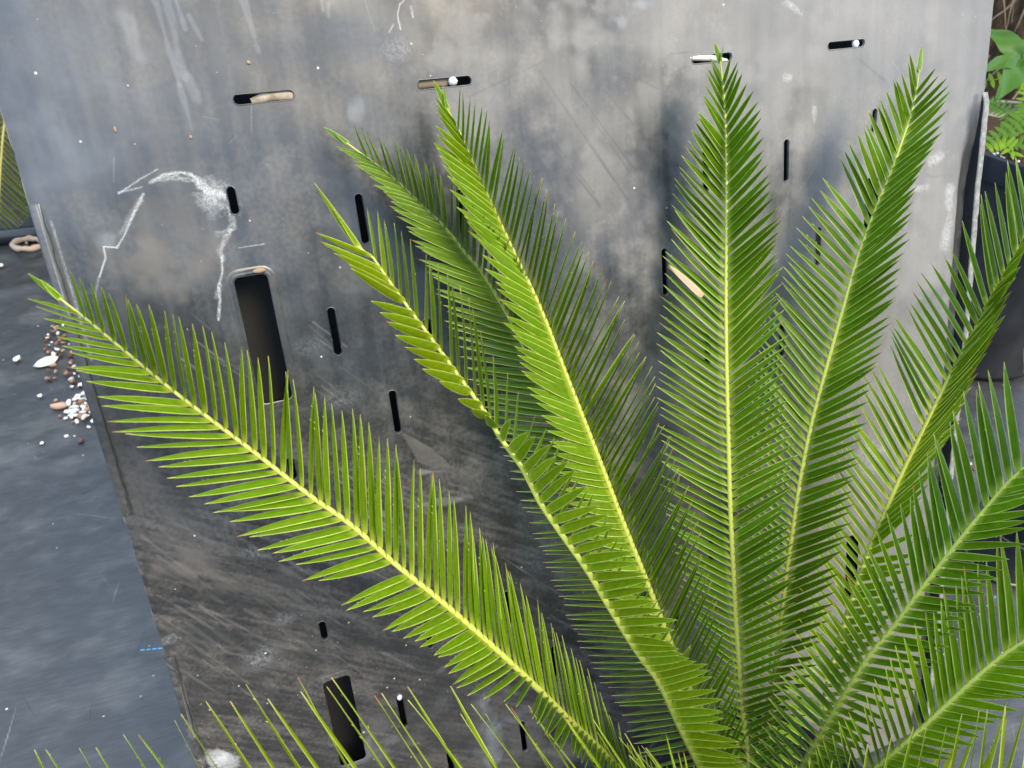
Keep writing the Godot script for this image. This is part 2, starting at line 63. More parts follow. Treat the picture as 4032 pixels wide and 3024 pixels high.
	"near": [0.1968,-0.048,0.0674,-0.033,0.6966,0.6475,0.309,0.2803,-0.0589,0.0726,-0.0387,0.5992,0.6968,0.3942,0.3401,-0.056,0.0815,-0.0304,0.4727,0.5742,0.6685,0.4036,-0.0542,0.0801,-0.0344,0.4064,0.5791,0.7067,0.4627,-0.0453,0.0807,-0.0425,0.2884,0.5676,0.7711,0.5298,-0.0312,0.0808,-0.0518,0.1563,0.5754,0.8028,0.5807,-0.0104,0.0862,-0.0502,0.0136,0.5045,0.8633,0.6393,-0.0046,0.0838,-0.0585,-0.013,0.5719,0.8202,0.7102,-0.0101,0.0845,-0.0616,-0.0272,0.5866,0.8094,0.7514,-0.0061,0.0923,-0.0668,-0.0616,0.5824,0.8106,0.7907,-0.006,0.0869,-0.0621,-0.0825,0.5756,0.8135,0.8317,-0.0043,0.0872,-0.0618,-0.1092,0.5709,0.8137,0.891,-0.0061,0.0726,-0.0517,-0.1387,0.5661,0.8126,0.9543,-0.0234,0.0597,-0.0262,-0.1266,0.3561,0.9258,0.9835,-0.0385,0.048,-0.001,-0.0082,0.0132,0.9999],
	"far": [0.1968,-0.0045,0.0658,0.0462,-0.1762,0.5572,-0.8115,0.2656,-0.014,0.0631,0.0562,-0.1823,0.6312,-0.7539,0.3295,-0.0148,0.066,0.0589,-0.2476,0.6136,-0.7498,0.3686,-0.0066,0.0672,0.0606,-0.3642,0.6038,-0.709,0.4249,0.0038,0.071,0.0609,-0.4971,0.5802,-0.6452,0.4719,-0.0014,0.0678,0.0607,-0.4862,0.5772,-0.6561,0.519,-0.0072,0.0672,0.0581,-0.5058,0.5329,-0.6784,0.5652,-0.0056,0.0663,0.0588,-0.5362,0.5344,-0.6534,0.6147,-0.011,0.0643,0.0574,-0.54,0.5074,-0.6716,0.6594,-0.015,0.0637,0.0556,-0.5625,0.4641,-0.6843,0.6874,-0.0101,0.0694,0.0523,-0.6687,0.3832,-0.6372,0.7485,-0.0166,0.0701,0.048,-0.7199,0.2675,-0.6404,0.8268,-0.0208,0.0685,0.0463,-0.7492,0.1992,-0.6317,0.8814,-0.0247,0.0637,0.0387,-0.7842,0.0708,-0.6165,0.9519,-0.0297,0.0517,0.0251,-0.8119,-0.2008,-0.5481],
	},
	{"tone": 1, "n": 46,
	"rachis": [0.4433,0.4343,-0.2412,0.5088,0.5077,-0.2218,0.5329,0.5636,-0.2186,0.5552,0.6102,-0.215,0.5733,0.6489,-0.2132,0.5923,0.6896,-0.2127,0.6082,0.7292,-0.2127,0.6207,0.7664,-0.212,0.6347,0.8028,-0.21,0.6409,0.8251,-0.2059,0.658,0.8668,-0.2003,0.6816,0.9097,-0.1929,0.6969,0.9351,-0.1876],
	"wide": 0.86,
	"near": [0.2829,-0.0342,0.0962,-0.0263,0.5041,0.3896,0.7708,0.3736,-0.0397,0.095,-0.0291,0.5082,0.4391,0.7409,0.4304,-0.0381,0.0924,-0.0358,0.4792,0.4816,0.7338,0.4976,-0.028,0.0897,-0.0475,0.2913,0.5172,0.8048,0.537,-0.0151,0.09,-0.0514,0.1372,0.5088,0.8499,0.5707,-0.0073,0.0885,-0.0547,-0.0011,0.5261,0.8505,0.6044,-0.0062,0.0872,-0.056,-0.0144,0.5396,0.8418,0.6304,-0.0004,0.0867,-0.0586,-0.0407,0.5591,0.8281,0.6637,-0.0037,0.0854,-0.0574,-0.0425,0.5563,0.8299,0.6925,-0.0025,0.0851,-0.0582,-0.057,0.5624,0.8249,0.7212,0.0007,0.0868,-0.0584,-0.0843,0.5567,0.8264,0.7471,0.0033,0.0895,-0.0597,-0.1053,0.5545,0.8255,0.7732,0.0086,0.094,-0.0614,-0.1338,0.5508,0.8238,0.8605,-0.0089,0.0875,-0.0423,-0.1743,0.4145,0.8932,0.9473,-0.0196,0.0677,-0.0219,-0.2011,0.2483,0.9476],
	"far": [0.2829,-0.0056,0.087,0.0465,-0.4514,0.3981,-0.7986,0.415,-0.015,0.0797,0.0501,-0.4354,0.4195,-0.7965,0.4587,-0.0177,0.0784,0.0494,-0.4361,0.4068,-0.8027,0.5005,-0.0184,0.077,0.0497,-0.4452,0.408,-0.7971,0.5539,-0.0153,0.0782,0.049,-0.5215,0.3777,-0.7651,0.6021,-0.0131,0.0756,0.0515,-0.5261,0.4143,-0.7427,0.6353,-0.0123,0.0748,0.0519,-0.5403,0.4182,-0.7302,0.6866,-0.0101,0.0758,0.0512,-0.5917,0.3954,-0.7025,0.7395,-0.0112,0.0783,0.0476,-0.6504,0.3244,-0.6868,0.8605,-0.0194,0.0798,0.0376,-0.7419,0.13,-0.6578,0.9473,-0.0201,0.0665,0.0208,-0.8318,-0.0791,-0.5494],
	},
	{"tone": 0, "n": 19,
	"rachis": [0.4295,0.4668,-0.2337,0.3255,0.5489,-0.2519,0.2262,0.6217,-0.26,0.1287,0.6946,-0.2674,0.0478,0.7462,-0.2772,-0.023,0.7819,-0.2895,-0.0972,0.8057,-0.307,-0.1686,0.8173,-0.3264,-0.2384,0.8228,-0.3469,-0.2906,0.8235,-0.3627],
	"wide": 0.80,
	"near": [0.2117,-0.0535,0.1018,-0.0942,0.8658,0.4983,0.0467,0.2772,-0.0578,0.1122,-0.1033,0.8792,0.4759,0.025,0.3241,-0.0557,0.1098,-0.0998,0.8889,0.4581,0.008,0.3795,-0.0595,0.1159,-0.1069,0.8976,0.4403,-0.0225,0.3927,-0.0488,0.0964,-0.0854,0.9013,0.4324,-0.0272,0.4604,-0.0533,0.1088,-0.0983,0.9139,0.4029,-0.0498,0.5137,-0.0517,0.1051,-0.0945,0.9217,0.3791,-0.0825,0.5414,-0.0555,0.1135,-0.1035,0.9259,0.3655,-0.0954,0.5832,-0.0507,0.1064,-0.0954,0.9329,0.3412,-0.1149,0.6123,-0.0482,0.1018,-0.0904,0.9363,0.3248,-0.1333,0.6301,-0.0459,0.0982,-0.0863,0.9388,0.3135,-0.1425,0.6484,-0.046,0.0995,-0.0875,0.9413,0.302,-0.151,0.6789,-0.0425,0.0943,-0.0816,0.9449,0.2815,-0.167,0.7491,-0.0295,0.0919,-0.0553,0.963,0.2004,-0.1802,0.8062,-0.0139,0.1063,-0.0263,0.9808,0.0844,-0.176,0.8317,-0.0082,0.1081,-0.0189,0.9827,0.0436,-0.1797,0.8645,-0.0101,0.1012,-0.0275,0.9792,0.0435,-0.198,0.9151,-0.0062,0.0864,-0.0255,0.9771,0.0071,-0.2124,0.9448,-0.0051,0.0771,-0.0257,0.9754,-0.0091,-0.2204],
	"far": [0.1979,-0.0378,0.0703,-0.0943,0.8502,0.5241,0.05,0.2695,-0.0474,0.0882,-0.116,0.8662,0.4991,0.0256,0.3216,-0.0419,0.0769,-0.1046,0.876,0.4824,0.0035,0.37,-0.0419,0.0735,-0.1015,0.8837,0.4673,-0.0268,0.3962,-0.0454,0.0801,-0.1086,0.8895,0.4555,-0.0356,0.4389,-0.0488,0.0887,-0.1176,0.8997,0.4341,-0.0461,0.4921,-0.0473,0.0831,-0.1119,0.908,0.4116,-0.0782,0.5396,-0.0455,0.0788,-0.1072,0.9157,0.3882,-0.1037,0.5727,-0.0459,0.0804,-0.1087,0.9221,0.3688,-0.117,0.6126,-0.0459,0.0775,-0.1061,0.926,0.3482,-0.146,0.6227,-0.0481,0.0818,-0.1108,0.9277,0.3415,-0.1507,0.6407,-0.0462,0.0778,-0.1064,0.9297,0.3311,-0.1613,0.6643,-0.0438,0.0736,-0.1016,0.9328,0.3161,-0.173,0.7429,-0.0418,0.0197,-0.1013,0.9,0.3048,-0.3116,0.7731,-0.0428,0.0087,-0.1019,0.8917,0.2866,-0.3502,0.8221,-0.0443,-0.0158,-0.0996,0.8698,0.2493,-0.4258,0.8543,-0.0447,-0.021,-0.0966,0.8655,0.222,-0.449,0.8997,-0.041,-0.0045,-0.0854,0.8803,0.194,-0.4328,0.9272,-0.0376,0.0021,-0.0781,0.8892,0.1726,-0.4237],
	},
	{"tone": 0, "n": 20,
	"rachis": [0.4295,0.4668,-0.2337,0.4667,0.5386,-0.183,0.495,0.604,-0.1445,0.5182,0.666,-0.1121,0.5421,0.7221,-0.0883,0.5742,0.7758,-0.0658,0.6087,0.8194,-0.0474],
	"wide": 0.80,
	"near": [0.2166,0.0154,0.086,-0.0477,0.4861,0.3557,0.7982,0.4005,0.0429,0.1085,-0.058,0.3256,0.3424,0.8813,0.5008,0.0455,0.1074,-0.0562,0.2789,0.3497,0.8944,0.5676,0.0425,0.1166,-0.0657,0.297,0.3842,0.8742,0.639,0.0336,0.1125,-0.066,0.3051,0.4126,0.8583,0.7163,0.0285,0.1114,-0.0674,0.2993,0.437,0.8482,0.7717,0.0417,0.122,-0.0712,0.2426,0.4259,0.8716,0.8671,0.0364,0.115,-0.0684,0.2176,0.4471,0.8676,0.9557,0.0331,0.0913,-0.0532,0.1677,0.4506,0.8768],
	"far": [0.2166,0.084,0.0137,-0.0506,0.3324,0.6125,0.7172,0.4005,0.0883,0.0733,-0.0451,0.0217,0.5045,0.8632,0.5008,0.0793,0.0876,-0.0611,0.0486,0.5414,0.8393,0.5676,0.0844,0.0967,-0.0667,0.0309,0.5493,0.8351,0.639,0.0726,0.0908,-0.0664,0.0343,0.5719,0.8196,0.7163,0.0761,0.0976,-0.0707,0.0116,0.5805,0.8141,0.7717,0.0812,0.0997,-0.0702,-0.0139,0.5832,0.8122,0.8671,0.0701,0.0819,-0.0584,-0.0386,0.6018,0.7977,0.9557,0.0587,0.067,-0.046,-0.073,0.6073,0.7911],
	},
	{"tone": 0, "n": 10,
	"rachis": [0.4248,0.4776,-0.2311,0.3673,0.5636,-0.2192,0.3237,0.6529,-0.218,0.2924,0.7169,-0.2175,0.2762,0.7571,-0.2177,0.2672,0.7847,-0.2246],
	"near": [0.2994,-0.0484,0.0544,-0.0177,0.7552,0.564,-0.3341,0.5848,-0.0458,0.0427,-0.0446,0.761,0.6211,-0.1872,0.7214,-0.0465,0.0485,-0.0502,0.7792,0.6132,-0.1294,0.8373,-0.0337,0.0463,-0.0431,0.8113,0.5845,-0.0067,0.9143,-0.0224,0.043,-0.0375,0.8264,0.5469,0.134,0.9749,-0.015,0.0359,-0.0245,0.8343,0.5025,0.2267],
	"far": [0.2994,-0.0095,0.0739,-0.008,0.5538,0.1596,0.8172,0.5848,-0.0064,0.0683,-0.0228,0.6857,0.2877,0.6686,0.7214,-0.0066,0.0623,-0.0333,0.7476,0.3722,0.5501,0.8373,-0.0086,0.0616,-0.0319,0.7668,0.3761,0.5201,0.9143,-0.0084,0.0487,-0.0365,0.7927,0.4473,0.4141,0.9749,-0.0104,0.0377,-0.0243,0.8167,0.4539,0.3564],
	},
	{"tone": 4, "n": 34,
	"rachis": [-0.4796,0.6806,-3.3424,-0.5485,0.5966,-3.2564,-0.6166,0.4907,-3.1371,-0.6428,0.4428,-3.0785,-0.6684,0.3687,-2.9968,-0.6895,0.2961,-2.9145,-0.706,0.2401,-2.8586,-0.7155,0.2046,-2.8178],
	"near": [0.1841,0.079,-0.0491,0.0911,0.2873,0.9248,0.2492,0.4144,0.0826,-0.047,0.0934,0.299,0.9321,0.2044,0.5209,0.0785,-0.06,0.1028,0.4284,0.8837,0.1887,0.6712,0.0733,-0.0742,0.1126,0.5472,0.817,0.1818,0.8197,0.0739,-0.0573,0.0978,0.4791,0.8656,0.1453,0.9271,0.0509,-0.0403,0.0697,0.5038,0.8545,0.1262,0.9939,0.0179,-0.0032,0.0565,0.6084,0.7796,-0.1489],
	"far": [0.1841,-0.1078,-0.0695,0.0297,-0.3787,0.792,0.4789,0.4144,-0.1177,-0.0677,0.0265,-0.3662,0.8135,0.4518,0.6712,-0.1104,-0.0793,0.0392,-0.4108,0.7934,0.4492,0.8197,-0.1011,-0.0649,0.0301,-0.3981,0.8157,0.4197,0.9271,-0.0471,-0.0341,0.0507,-0.2955,0.8972,0.3283,0.9939,-0.0026,0.0015,0.0593,-0.31,0.95,-0.0377],
	},
	{"tone": 4, "n": 30,
	"rachis": [-0.4711,0.6668,-3.3964,-0.4932,0.5442,-3.2708,-0.5356,0.4086,-3.1426,-0.5857,0.2748,-3.0191,-0.6276,0.1711,-2.9185],
	"near": [0.25,0.0807,-0.0495,0.0946,0.3758,0.9132,0.1575,0.5204,0.0767,-0.0624,0.1049,0.5186,0.846,0.1242,0.7873,0.0763,-0.0615,0.1033,0.5506,0.8302,0.0872,0.9861,0.0331,-0.0301,0.0511,0.6206,0.7818,0.0598],
	"far": [0.25,-0.1064,-0.0561,0.021,-0.3474,0.825,0.4456,0.5204,-0.109,-0.069,0.0319,-0.3896,0.8143,0.4303,0.7873,-0.108,-0.068,0.0308,-0.4026,0.822,0.4027,0.9861,-0.0355,-0.0198,0.0499,-0.2244,0.9498,0.2178],
	},
	{"tone": 4, "n": 30,
	"rachis": [-0.4969,0.6659,-3.4065,-0.6506,0.6681,-3.3342,-0.7737,0.6199,-3.205,-0.8555,0.5469,-3.0366],
	"near": [0.3056,0.0161,-0.0709,0.0871,-0.7103,0.4758,0.5187,0.6384,0.0242,-0.0676,0.0869,-0.7038,0.4522,0.5478,0.8916,0.0179,-0.0511,0.0742,-0.6761,0.5208,0.5213],
	"far": [0.3056,-0.0096,0.0865,0.0506,0.95,-0.0721,0.3039,0.6384,-0.0309,0.0722,0.0486,0.9423,0.2655,0.2042,0.8916,-0.0311,0.0511,0.0497,0.8925,0.4376,0.1091],
	},
]

var MARKS := [
	[0,0.0028,0,0.75,0.75,-0.399,0.2942,-0.3757,0.3057,-0.3579,0.3131],
	[0,0.007,0,0.95,0.8,-0.3675,0.3015,-0.3539,0.3071,-0.3367,0.3074,-0.3264,0.3038],
	[0,0.003,0,0.6,0.8,-0.3988,0.2949,-0.3761,0.2977],
	[0,0.01,0,0.6,0.9,-0.3642,0.3027,-0.3438,0.3034,-0.3291,0.2992],
	[0,0.012,0,0.9,0.85,-0.3264,0.3038,-0.3206,0.2941,-0.3143,0.2867,-0.2995,0.2798],
	[1,-0.3069,0.2908,0.022,0.012,-0.3,0,0.8,0.95],
	[1,-0.3053,0.2756,0.022,0.014,-0.4,0,0.9,0.95],
	[1,-0.3146,0.2701,0.012,0.018,-0.1,0,0.7,0.95],
	[0,0.008,0,0.85,0.93,-0.2975,0.2661,-0.2965,0.2472,-0.3074,0.235,-0.3167,0.2225,-0.3145,0.2134],
	[0,0.01,0,0.6,0.95,-0.3144,0.2412,-0.306,0.2417,-0.2988,0.2441],
	[0,0.0035,0,0.9,0.8,-0.3151,0.2187,-0.3183,0.1999,-0.3256,0.1851,-0.327,0.1709,-0.3336,0.1484],
	[0,0.009,0,0.7,0.93,-0.3237,0.1865,-0.3295,0.1749],
	[0,0.0035,0,0.85,0.7,-0.3761,0.2913,-0.3896,0.2735,-0.4039,0.2525,-0.4135,0.2415],
	[0,0.008,0,0.55,0.93,-0.3806,0.2853,-0.3952,0.2694,-0.4065,0.2545],
	[1,-0.4146,0.2524,0.018,0.012,0.2,4,0.7,0.9],
	[0,0.0016,0,0.95,0.35,-0.414,0.2415,-0.4258,0.2442,-0.4264,0.2326,-0.4321,0.2236,-0.4275,0.2311,-0.4371,0.2142],
	[0,0.004,0,0.5,0.93,-0.4383,0.2127,-0.4453,0.1969,-0.4472,0.1834],
	[0,0.0015,0,0.5,0.6,-0.2966,0.2229,-0.2693,0.2232],
	[1,-0.3579,0.2559,0.05,0.055,0,2,0.32,0.85],
	[1,-0.3608,0.2155,0.055,0.04,0,2,0.3,0.88],
	[1,-0.4036,0.2223,0.04,0.03,0,2,0.4,0.85],
	[1,-0.3802,0.1943,0.05,0.03,0.3,2,0.35,0.85],
	[1,-0.3529,0.2569,0.018,0.014,0,3,0.5,0.8],
	[1,-0.3897,0.2081,0.03,0.02,0.3,3,0.45,0.85],
	[0,0.006,4,0.24,0.8,-0.3236,0.4712,-0.319,0.3918],
	[0,0.006,4,0.24,0.8,-0.319,0.3918,-0.3165,0.3483],
	[0,0.009,4,0.24,0.8,-0.3128,0.4707,-0.3128,0.3989],
	[0,0.004,4,0.24,0.8,-0.3048,0.4703,-0.3017,0.4412],
	[0,0.006,4,0.24,0.8,-0.2427,0.4659,-0.236,0.4176],
	[0,0.003,4,0.24,0.8,-0.2384,0.4642,-0.2359,0.4298],
	[0,0.005,4,0.24,0.8,-0.2958,0.454,-0.2887,0.4316],
	[0,0.02,4,0.24,0.8,-0.3505,0.4527,-0.3502,0.418],
	[0,0.012,4,0.24,0.8,-0.3086,0.3971,-0.3042,0.3753],
	[0,0.003,4,0.24,0.8,-0.1641,0.4606,-0.1641,0.4515],
	[0,0.003,4,0.24,0.8,-0.158,0.4573,-0.1594,0.4451],
	[0,0.0016,0,0.7,0.4,-0.0814,0.4535,-0.0857,0.4427,-0.0843,0.4283],
	[0,0.0014,0,0.6,0.4,-0.0765,0.4564,-0.0815,0.4527],
	[0,0.002,0,0.5,0.6,-0.0916,0.4335,-0.097,0.4267],
	[0,0.004,0,0.5,0.9,-0.0695,0.4497,-0.0691,0.4402],
	[1,-0.0884,0.4076,0.02,0.014,0.2,0,0.35,0.95],
	[1,-0.0425,0.3946,0.03,0.016,0.2,1,0.5,0.9],
	[1,-0.0138,0.4274,0.03,0.02,0,1,0.5,0.93],
	[1,0.0497,0.427,0.06,0.02,0.1,1,0.4,0.93],
	[1,0.0266,0.4134,0.03,0.03,0,1,0.4,0.95],
	[1,0.116,0.425,0.05,0.035,0,1,0.35,0.85],
	[1,0.1499,0.4021,0.08,0.05,0,1,0.35,0.8],
	[1,0.2046,0.4129,0.09,0.045,0,1,0.4,0.8],
	[1,0.1232,0.3323,0.05,0.09,0,1,0.35,0.85],
	[1,0.2181,0.3257,0.035,0.04,0.2,1,0.6,0.7],
	[1,0.1379,0.2358,0.06,0.06,0.4,1,0.5,0.85],
	[1,0.1523,0.2826,0.1,0.03,0.9,1,0.3,0.9],
	[1,0.1832,0.4194,0.012,0.012,0,4,0.6,0.6],
	[1,0.2126,0.4389,0.02,0.008,0,4,0.7,0.6],
	[1,-0.1456,0.3514,0.012,0.014,0,4,0.45,0.8],
	[1,0.0096,0.3337,0.02,0.03,0,1,0.3,0.9],
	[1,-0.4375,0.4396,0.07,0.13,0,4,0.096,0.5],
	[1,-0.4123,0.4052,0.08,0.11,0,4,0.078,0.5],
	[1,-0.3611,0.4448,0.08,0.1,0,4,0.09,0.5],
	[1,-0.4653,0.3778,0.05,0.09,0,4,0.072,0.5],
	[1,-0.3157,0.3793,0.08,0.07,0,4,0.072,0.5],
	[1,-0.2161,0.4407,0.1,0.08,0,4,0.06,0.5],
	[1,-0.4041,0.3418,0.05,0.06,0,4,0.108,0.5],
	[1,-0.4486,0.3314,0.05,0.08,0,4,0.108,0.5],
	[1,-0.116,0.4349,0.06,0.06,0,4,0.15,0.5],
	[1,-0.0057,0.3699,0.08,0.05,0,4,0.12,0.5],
	[0,0.0035,3,0.55,0.6,0.0744,0.374,0.1821,0.2122],
	[0,0.003,3,0.5,0.6,0.1125,0.3586,0.1956,0.2466],
	[0,0.003,3,0.45,0.6,0.1589,0.3458,0.2115,0.2842],
	[0,0.004,3,0.5,0.6,0.0662,0.3102,0.1428,0.2093],
	[0,0.002,3,0.5,0.6,0.2016,0.357,0.2326,0.3415],
	[0,0.003,3,0.4,0.6,0.0781,0.3035,0.1349,0.2263],
	[0,0.0025,3,0.35,0.6,0.1255,0.334,0.195,0.2347],
	[0,0.003,3,0.5,0.6,-0.0155,0.3534,0.0837,0.3856],
	[0,0.006,3,0.4,0.6,-0.0768,0.4003,-0.0317,0.377],
	[0,0.004,3,0.4,0.6,-0.0793,0.3454,-0.052,0.3394],
	[0,0.0018,3,0.6,0.6,-0.43,0.3804,-0.4073,0.3806],
	[0,0.0015,3,0.5,0.6,-0.3194,0.3423,-0.2825,0.3369],
	[0,0.002,3,0.6,0.6,0.2536,0.3808,0.2861,0.3805],
	[0,0.004,3,0.4,0.6,0.5492,0.3523,0.5965,0.3218],
	[0,0.001,0,0.14,0.6,-0.2537,0.3661,-0.2592,0.3394],
	[0,0.001,0,0.14,0.6,-0.2838,0.3306,-0.2742,0.3377],
	[0,0.001,0,0.14,0.6,-0.395,0.3284,-0.4007,0.3055],
	[0,0.001,0,0.14,0.6,0.4767,0.218,0.4486,0.1886],
	[0,0.001,0,0.14,0.6,0.6059,0.3483,0.6279,0.3278],
	[0,0.001,0,0.14,0.6,-0.303,0.3596,-0.2884,0.3543],
	[0,0.001,0,0.14,0.6,-0.119,0.4584,-0.1126,0.4284],
	[1,0.3827,0.3873,0.12,0.06,0.1,1,0.55,0.62],
	[1,0.577,0.395,0.14,0.07,0,1,0.6,0.62],
	[1,0.4448,0.3339,0.12,0.08,0,1,0.5,0.62],
	[1,0.7127,0.3449,0.08,0.12,0,1,0.6,0.62],
	[1,0.695,0.225,0.07,0.12,0,1,0.65,0.62],
	[1,0.7062,0.1175,0.06,0.14,0,1,0.7,0.62],
	[1,0.6811,0.0445,0.07,0.08,0,1,0.65,0.62],
	[1,0.6445,-0.0975,0.12,0.1,0,1,0.6,0.62],
	[1,0.4518,0.0649,0.09,0.1,0,1,0.55,0.62],
	[1,0.6042,-0.2276,0.12,0.12,0,1,0.55,0.62],
	[1,0.6249,-0.5414,0.14,0.16,0,1,0.6,0.62],
	[1,0.6994,-0.7841,0.12,0.16,0,1,0.6,0.62],
	[1,0.4004,-0.4646,0.1,0.12,0,1,0.45,0.62],
	[1,0.2751,0.0603,0.06,0.12,0,1,0.35,0.62],
	[1,0.3552,0.2611,0.05,0.12,0,1,0.4,0.62],
	[1,0.2543,0.3378,0.022,0.05,0,3,0.65,0.75],
	[1,0.2575,0.2951,0.025,0.07,0.1,3,0.6,0.75],
	[1,0.275,0.3207,0.02,0.05,0,3,0.5,0.75],
	[1,0.4616,0.3041,0.04,0.05,0.2,3,0.35,0.75],
	[1,0.4211,0.2008,0.03,0.05,0,3,0.4,0.75],
	[1,0.6691,0.3289,0.04,0.012,0.2,3,0.3,0.75],
	[1,0.4352,0.2942,0.02,0.06,0,3,0.35,0.75],
	[1,0.6096,-0.0664,0.06,0.03,0.4,3,0.3,0.75],
	[1,0.7033,-0.0157,0.04,0.02,0.2,3,0.3,0.75],
	[1,0.7405,0.1299,0.01,0.045,0.1,0,0.55,0.9],
	[1,0.7384,0.0908,0.012,0.03,0,0,0.55,0.9],
	[1,0.7064,0.2053,0.03,0.008,0.3,0,0.55,0.9],
	[1,0.4348,0.4241,0.02,0.006,-0.5,0,0.55,0.9],
	[1,0.429,0.3392,0.012,0.008,0,0,0.55,0.9],
	[1,0.4727,0.2907,0.004,0.014,0,0,0.55,0.9],
	[1,0.6729,0.165,0.02,0.006,0,0,0.55,0.9],
	[1,0.6096,-0.2579,0.03,0.03,0,0,0.55,0.9],
	[1,0.5054,-0.6521,0.02,0.03,0,0,0.55,0.9],
	[0,0.02,2,0.4,0.9,0.3061,0.4378,0.32,0.4263],
	[0,0.004,2,0.4,0.8,0.6641,0.1917,0.6998,0.1781,0.7414,0.1779],
	[0,0.0011,2,0.2099,0.9,-0.4235,-0.0848,-0.3827,-0.129],
	[0,0.0024,3,0.1345,0.9,-0.4511,-0.2648,-0.4304,-0.2951],
	[0,0.005,3,0.1387,0.9,-0.4567,-0.0971,-0.3894,-0.196],
	[0,0.004,1,0.2343,0.9,-0.4298,-0.1921,-0.3664,-0.266],
	[0,0.0051,2,0.2884,0.9,-0.3653,-0.1176,-0.3192,-0.1841],
	[0,0.004,2,0.1862,0.9,-0.3232,-0.1592,-0.2521,-0.244],
	[0,0.0033,2,0.2995,0.9,-0.4487,-0.118,-0.3833,-0.1916],
	[0,0.002,2,0.1826,0.9,-0.382,-0.2133,-0.3209,-0.3093],
	[0,0.0039,1,0.2269,0.9,-0.4543,-0.1848,-0.4215,-0.2291],
	[0,0.0048,3,0.2231,0.9,-0.4413,-0.1241,-0.3743,-0.204],
	[0,0.0028,3,0.1165,0.9,-0.4331,-0.1283,-0.405,-0.159],
	[0,0.0024,1,0.2932,0.9,-0.2569,-0.1744,-0.1858,-0.2454],
	[0,0.0014,3,0.2235,0.9,-0.3097,-0.1851,-0.2253,-0.296],
	[0,0.0027,3,0.1019,0.9,-0.2752,-0.17,-0.2386,-0.2208],
	[0,0.0039,1,0.1879,0.9,-0.4679,-0.0847,-0.4109,-0.1744],
	[0,0.0018,2,0.2354,0.9,-0.4664,-0.2425,-0.4421,-0.2722],
	[0,0.0012,2,0.267,0.9,-0.4397,-0.0676,-0.3951,-0.1206],
	[0,0.0022,2,0.1821,0.9,-0.4506,-0.2666,-0.3939,-0.3481],
	[0,0.0035,3,0.1063,0.9,-0.4809,-0.1314,-0.4524,-0.1756],
	[0,0.0023,2,0.165,0.9,-0.4254,-0.1125,-0.3964,-0.1489],
	[0,0.0055,3,0.2308,0.9,-0.2768,-0.1745,-0.2484,-0.2075],
	[0,0.0056,2,0.2145,0.9,-0.3191,-0.2575,-0.2648,-0.3264],
	[0,0.0042,3,0.263,0.9,-0.2578,-0.1477,-0.2172,-0.1999],
	[0,0.003,1,0.1993,0.9,-0.3801,-0.2155,-0.3169,-0.2948],
	[0,0.0055,2,0.1255,0.9,-0.2838,-0.1647,-0.2182,-0.2314],
	[0,0.0033,2,0.1944,0.9,-0.2702,-0.2568,-0.2452,-0.2901],
	[0,0.0011,2,0.2753,0.9,-0.398,-0.152,-0.333,-0.2496],
	[0,0.0054,2,0.1403,0.9,-0.4818,-0.2133,-0.4207,-0.3029],
	[0,0.0032,3,0.1158,0.9,-0.3321,-0.1604,-0.2552,-0.2699],
	[0,0.0017,1,0.1725,0.9,-0.3177,-0.1184,-0.262,-0.1875],
	[0,0.0014,1,0.2087,0.9,-0.3161,-0.208,-0.2961,-0.236],
	[0,0.0053,2,0.18,0.9,-0.4206,-0.2306,-0.3848,-0.2848],
	[0,0.0032,1,0.2716,0.9,-0.4953,-0.2315,-0.4337,-0.3226],
	[0,0.0056,2,0.1957,0.9,-0.2961,-0.1151,-0.2169,-0.2126],
	[0,0.0017,2,0.1989,0.9,-0.4696,-0.1637,-0.4314,-0.2105],
	[0,0.0042,3,0.1242,0.9,-0.4195,-0.1772,-0.3449,-0.2655],
	[0,0.0022,3,0.2695,0.9,-0.4818,-0.2082,-0.4294,-0.2721],
	[0,0.0013,3,0.2815,0.9,-0.4253,-0.2243,-0.3435,-0.3181],
	[0,0.0053,3,0.2574,0.9,-0.3873,-0.2705,-0.3166,-0.3615],
	[0,0.0043,3,0.1267,0.9,-0.3508,-0.1786,-0.3228,-0.2125],
	[0,0.0057,2,0.1395,0.9,-0.4587,-0.0824,-0.3961,-0.1576],
	[0,0.0057,2,0.1359,0.9,-0.3155,-0.2427,-0.233,-0.3453],
	[0,0.0036,2,0.2509,0.9,-0.3361,-0.1583,-0.2979,-0.2074],
	[0,0.0039,2,0.199,0.9,-0.4669,-0.1232,-0.4031,-0.1986],
	[0,0.0034,2,0.2773,0.9,-0.3813,-0.2794,-0.3108,-0.3659],
	[0,0.004,3,0.2794,0.9,-0.457,-0.2173,-0.4008,-0.294],
	[0,0.0036,1,0.1904,0.9,-0.3234,-0.1586,-0.2892,-0.2013],
	[0,0.0031,1,0.1026,0.9,-0.3066,-0.2075,-0.2173,-0.311],
	[0,0.003,3,0.1777,0.9,-0.4543,-0.1651,-0.3989,-0.2501],
	[0,0.004,3,0.1624,0.9,-0.487,-0.148,-0.4475,-0.2119],
	[0,0.0049,3,0.1297,0.9,-0.4618,-0.1043,-0.4345,-0.1461],
	[0,0.0039,2,0.2241,0.9,-0.4315,-0.1222,-0.3579,-0.2149],
	[0,0.0015,2,0.1063,0.9,-0.3303,-0.2067,-0.3092,-0.2304],
	[0,0.0055,3,0.2404,0.9,-0.4064,-0.0937,-0.3854,-0.1181],
	[0,0.0038,3,0.2388,0.9,-0.3305,-0.2329,-0.2461,-0.3503],
	[0,0.0025,2,0.2015,0.9,-0.3282,-0.2105,-0.274,-0.2729],
	[0,0.0044,3,0.2723,0.9,-0.3947,-0.1057,-0.3222,-0.1933],
	[0,0.0044,2,0.1608,0.9,-0.415,-0.1457,-0.3719,-0.1978],
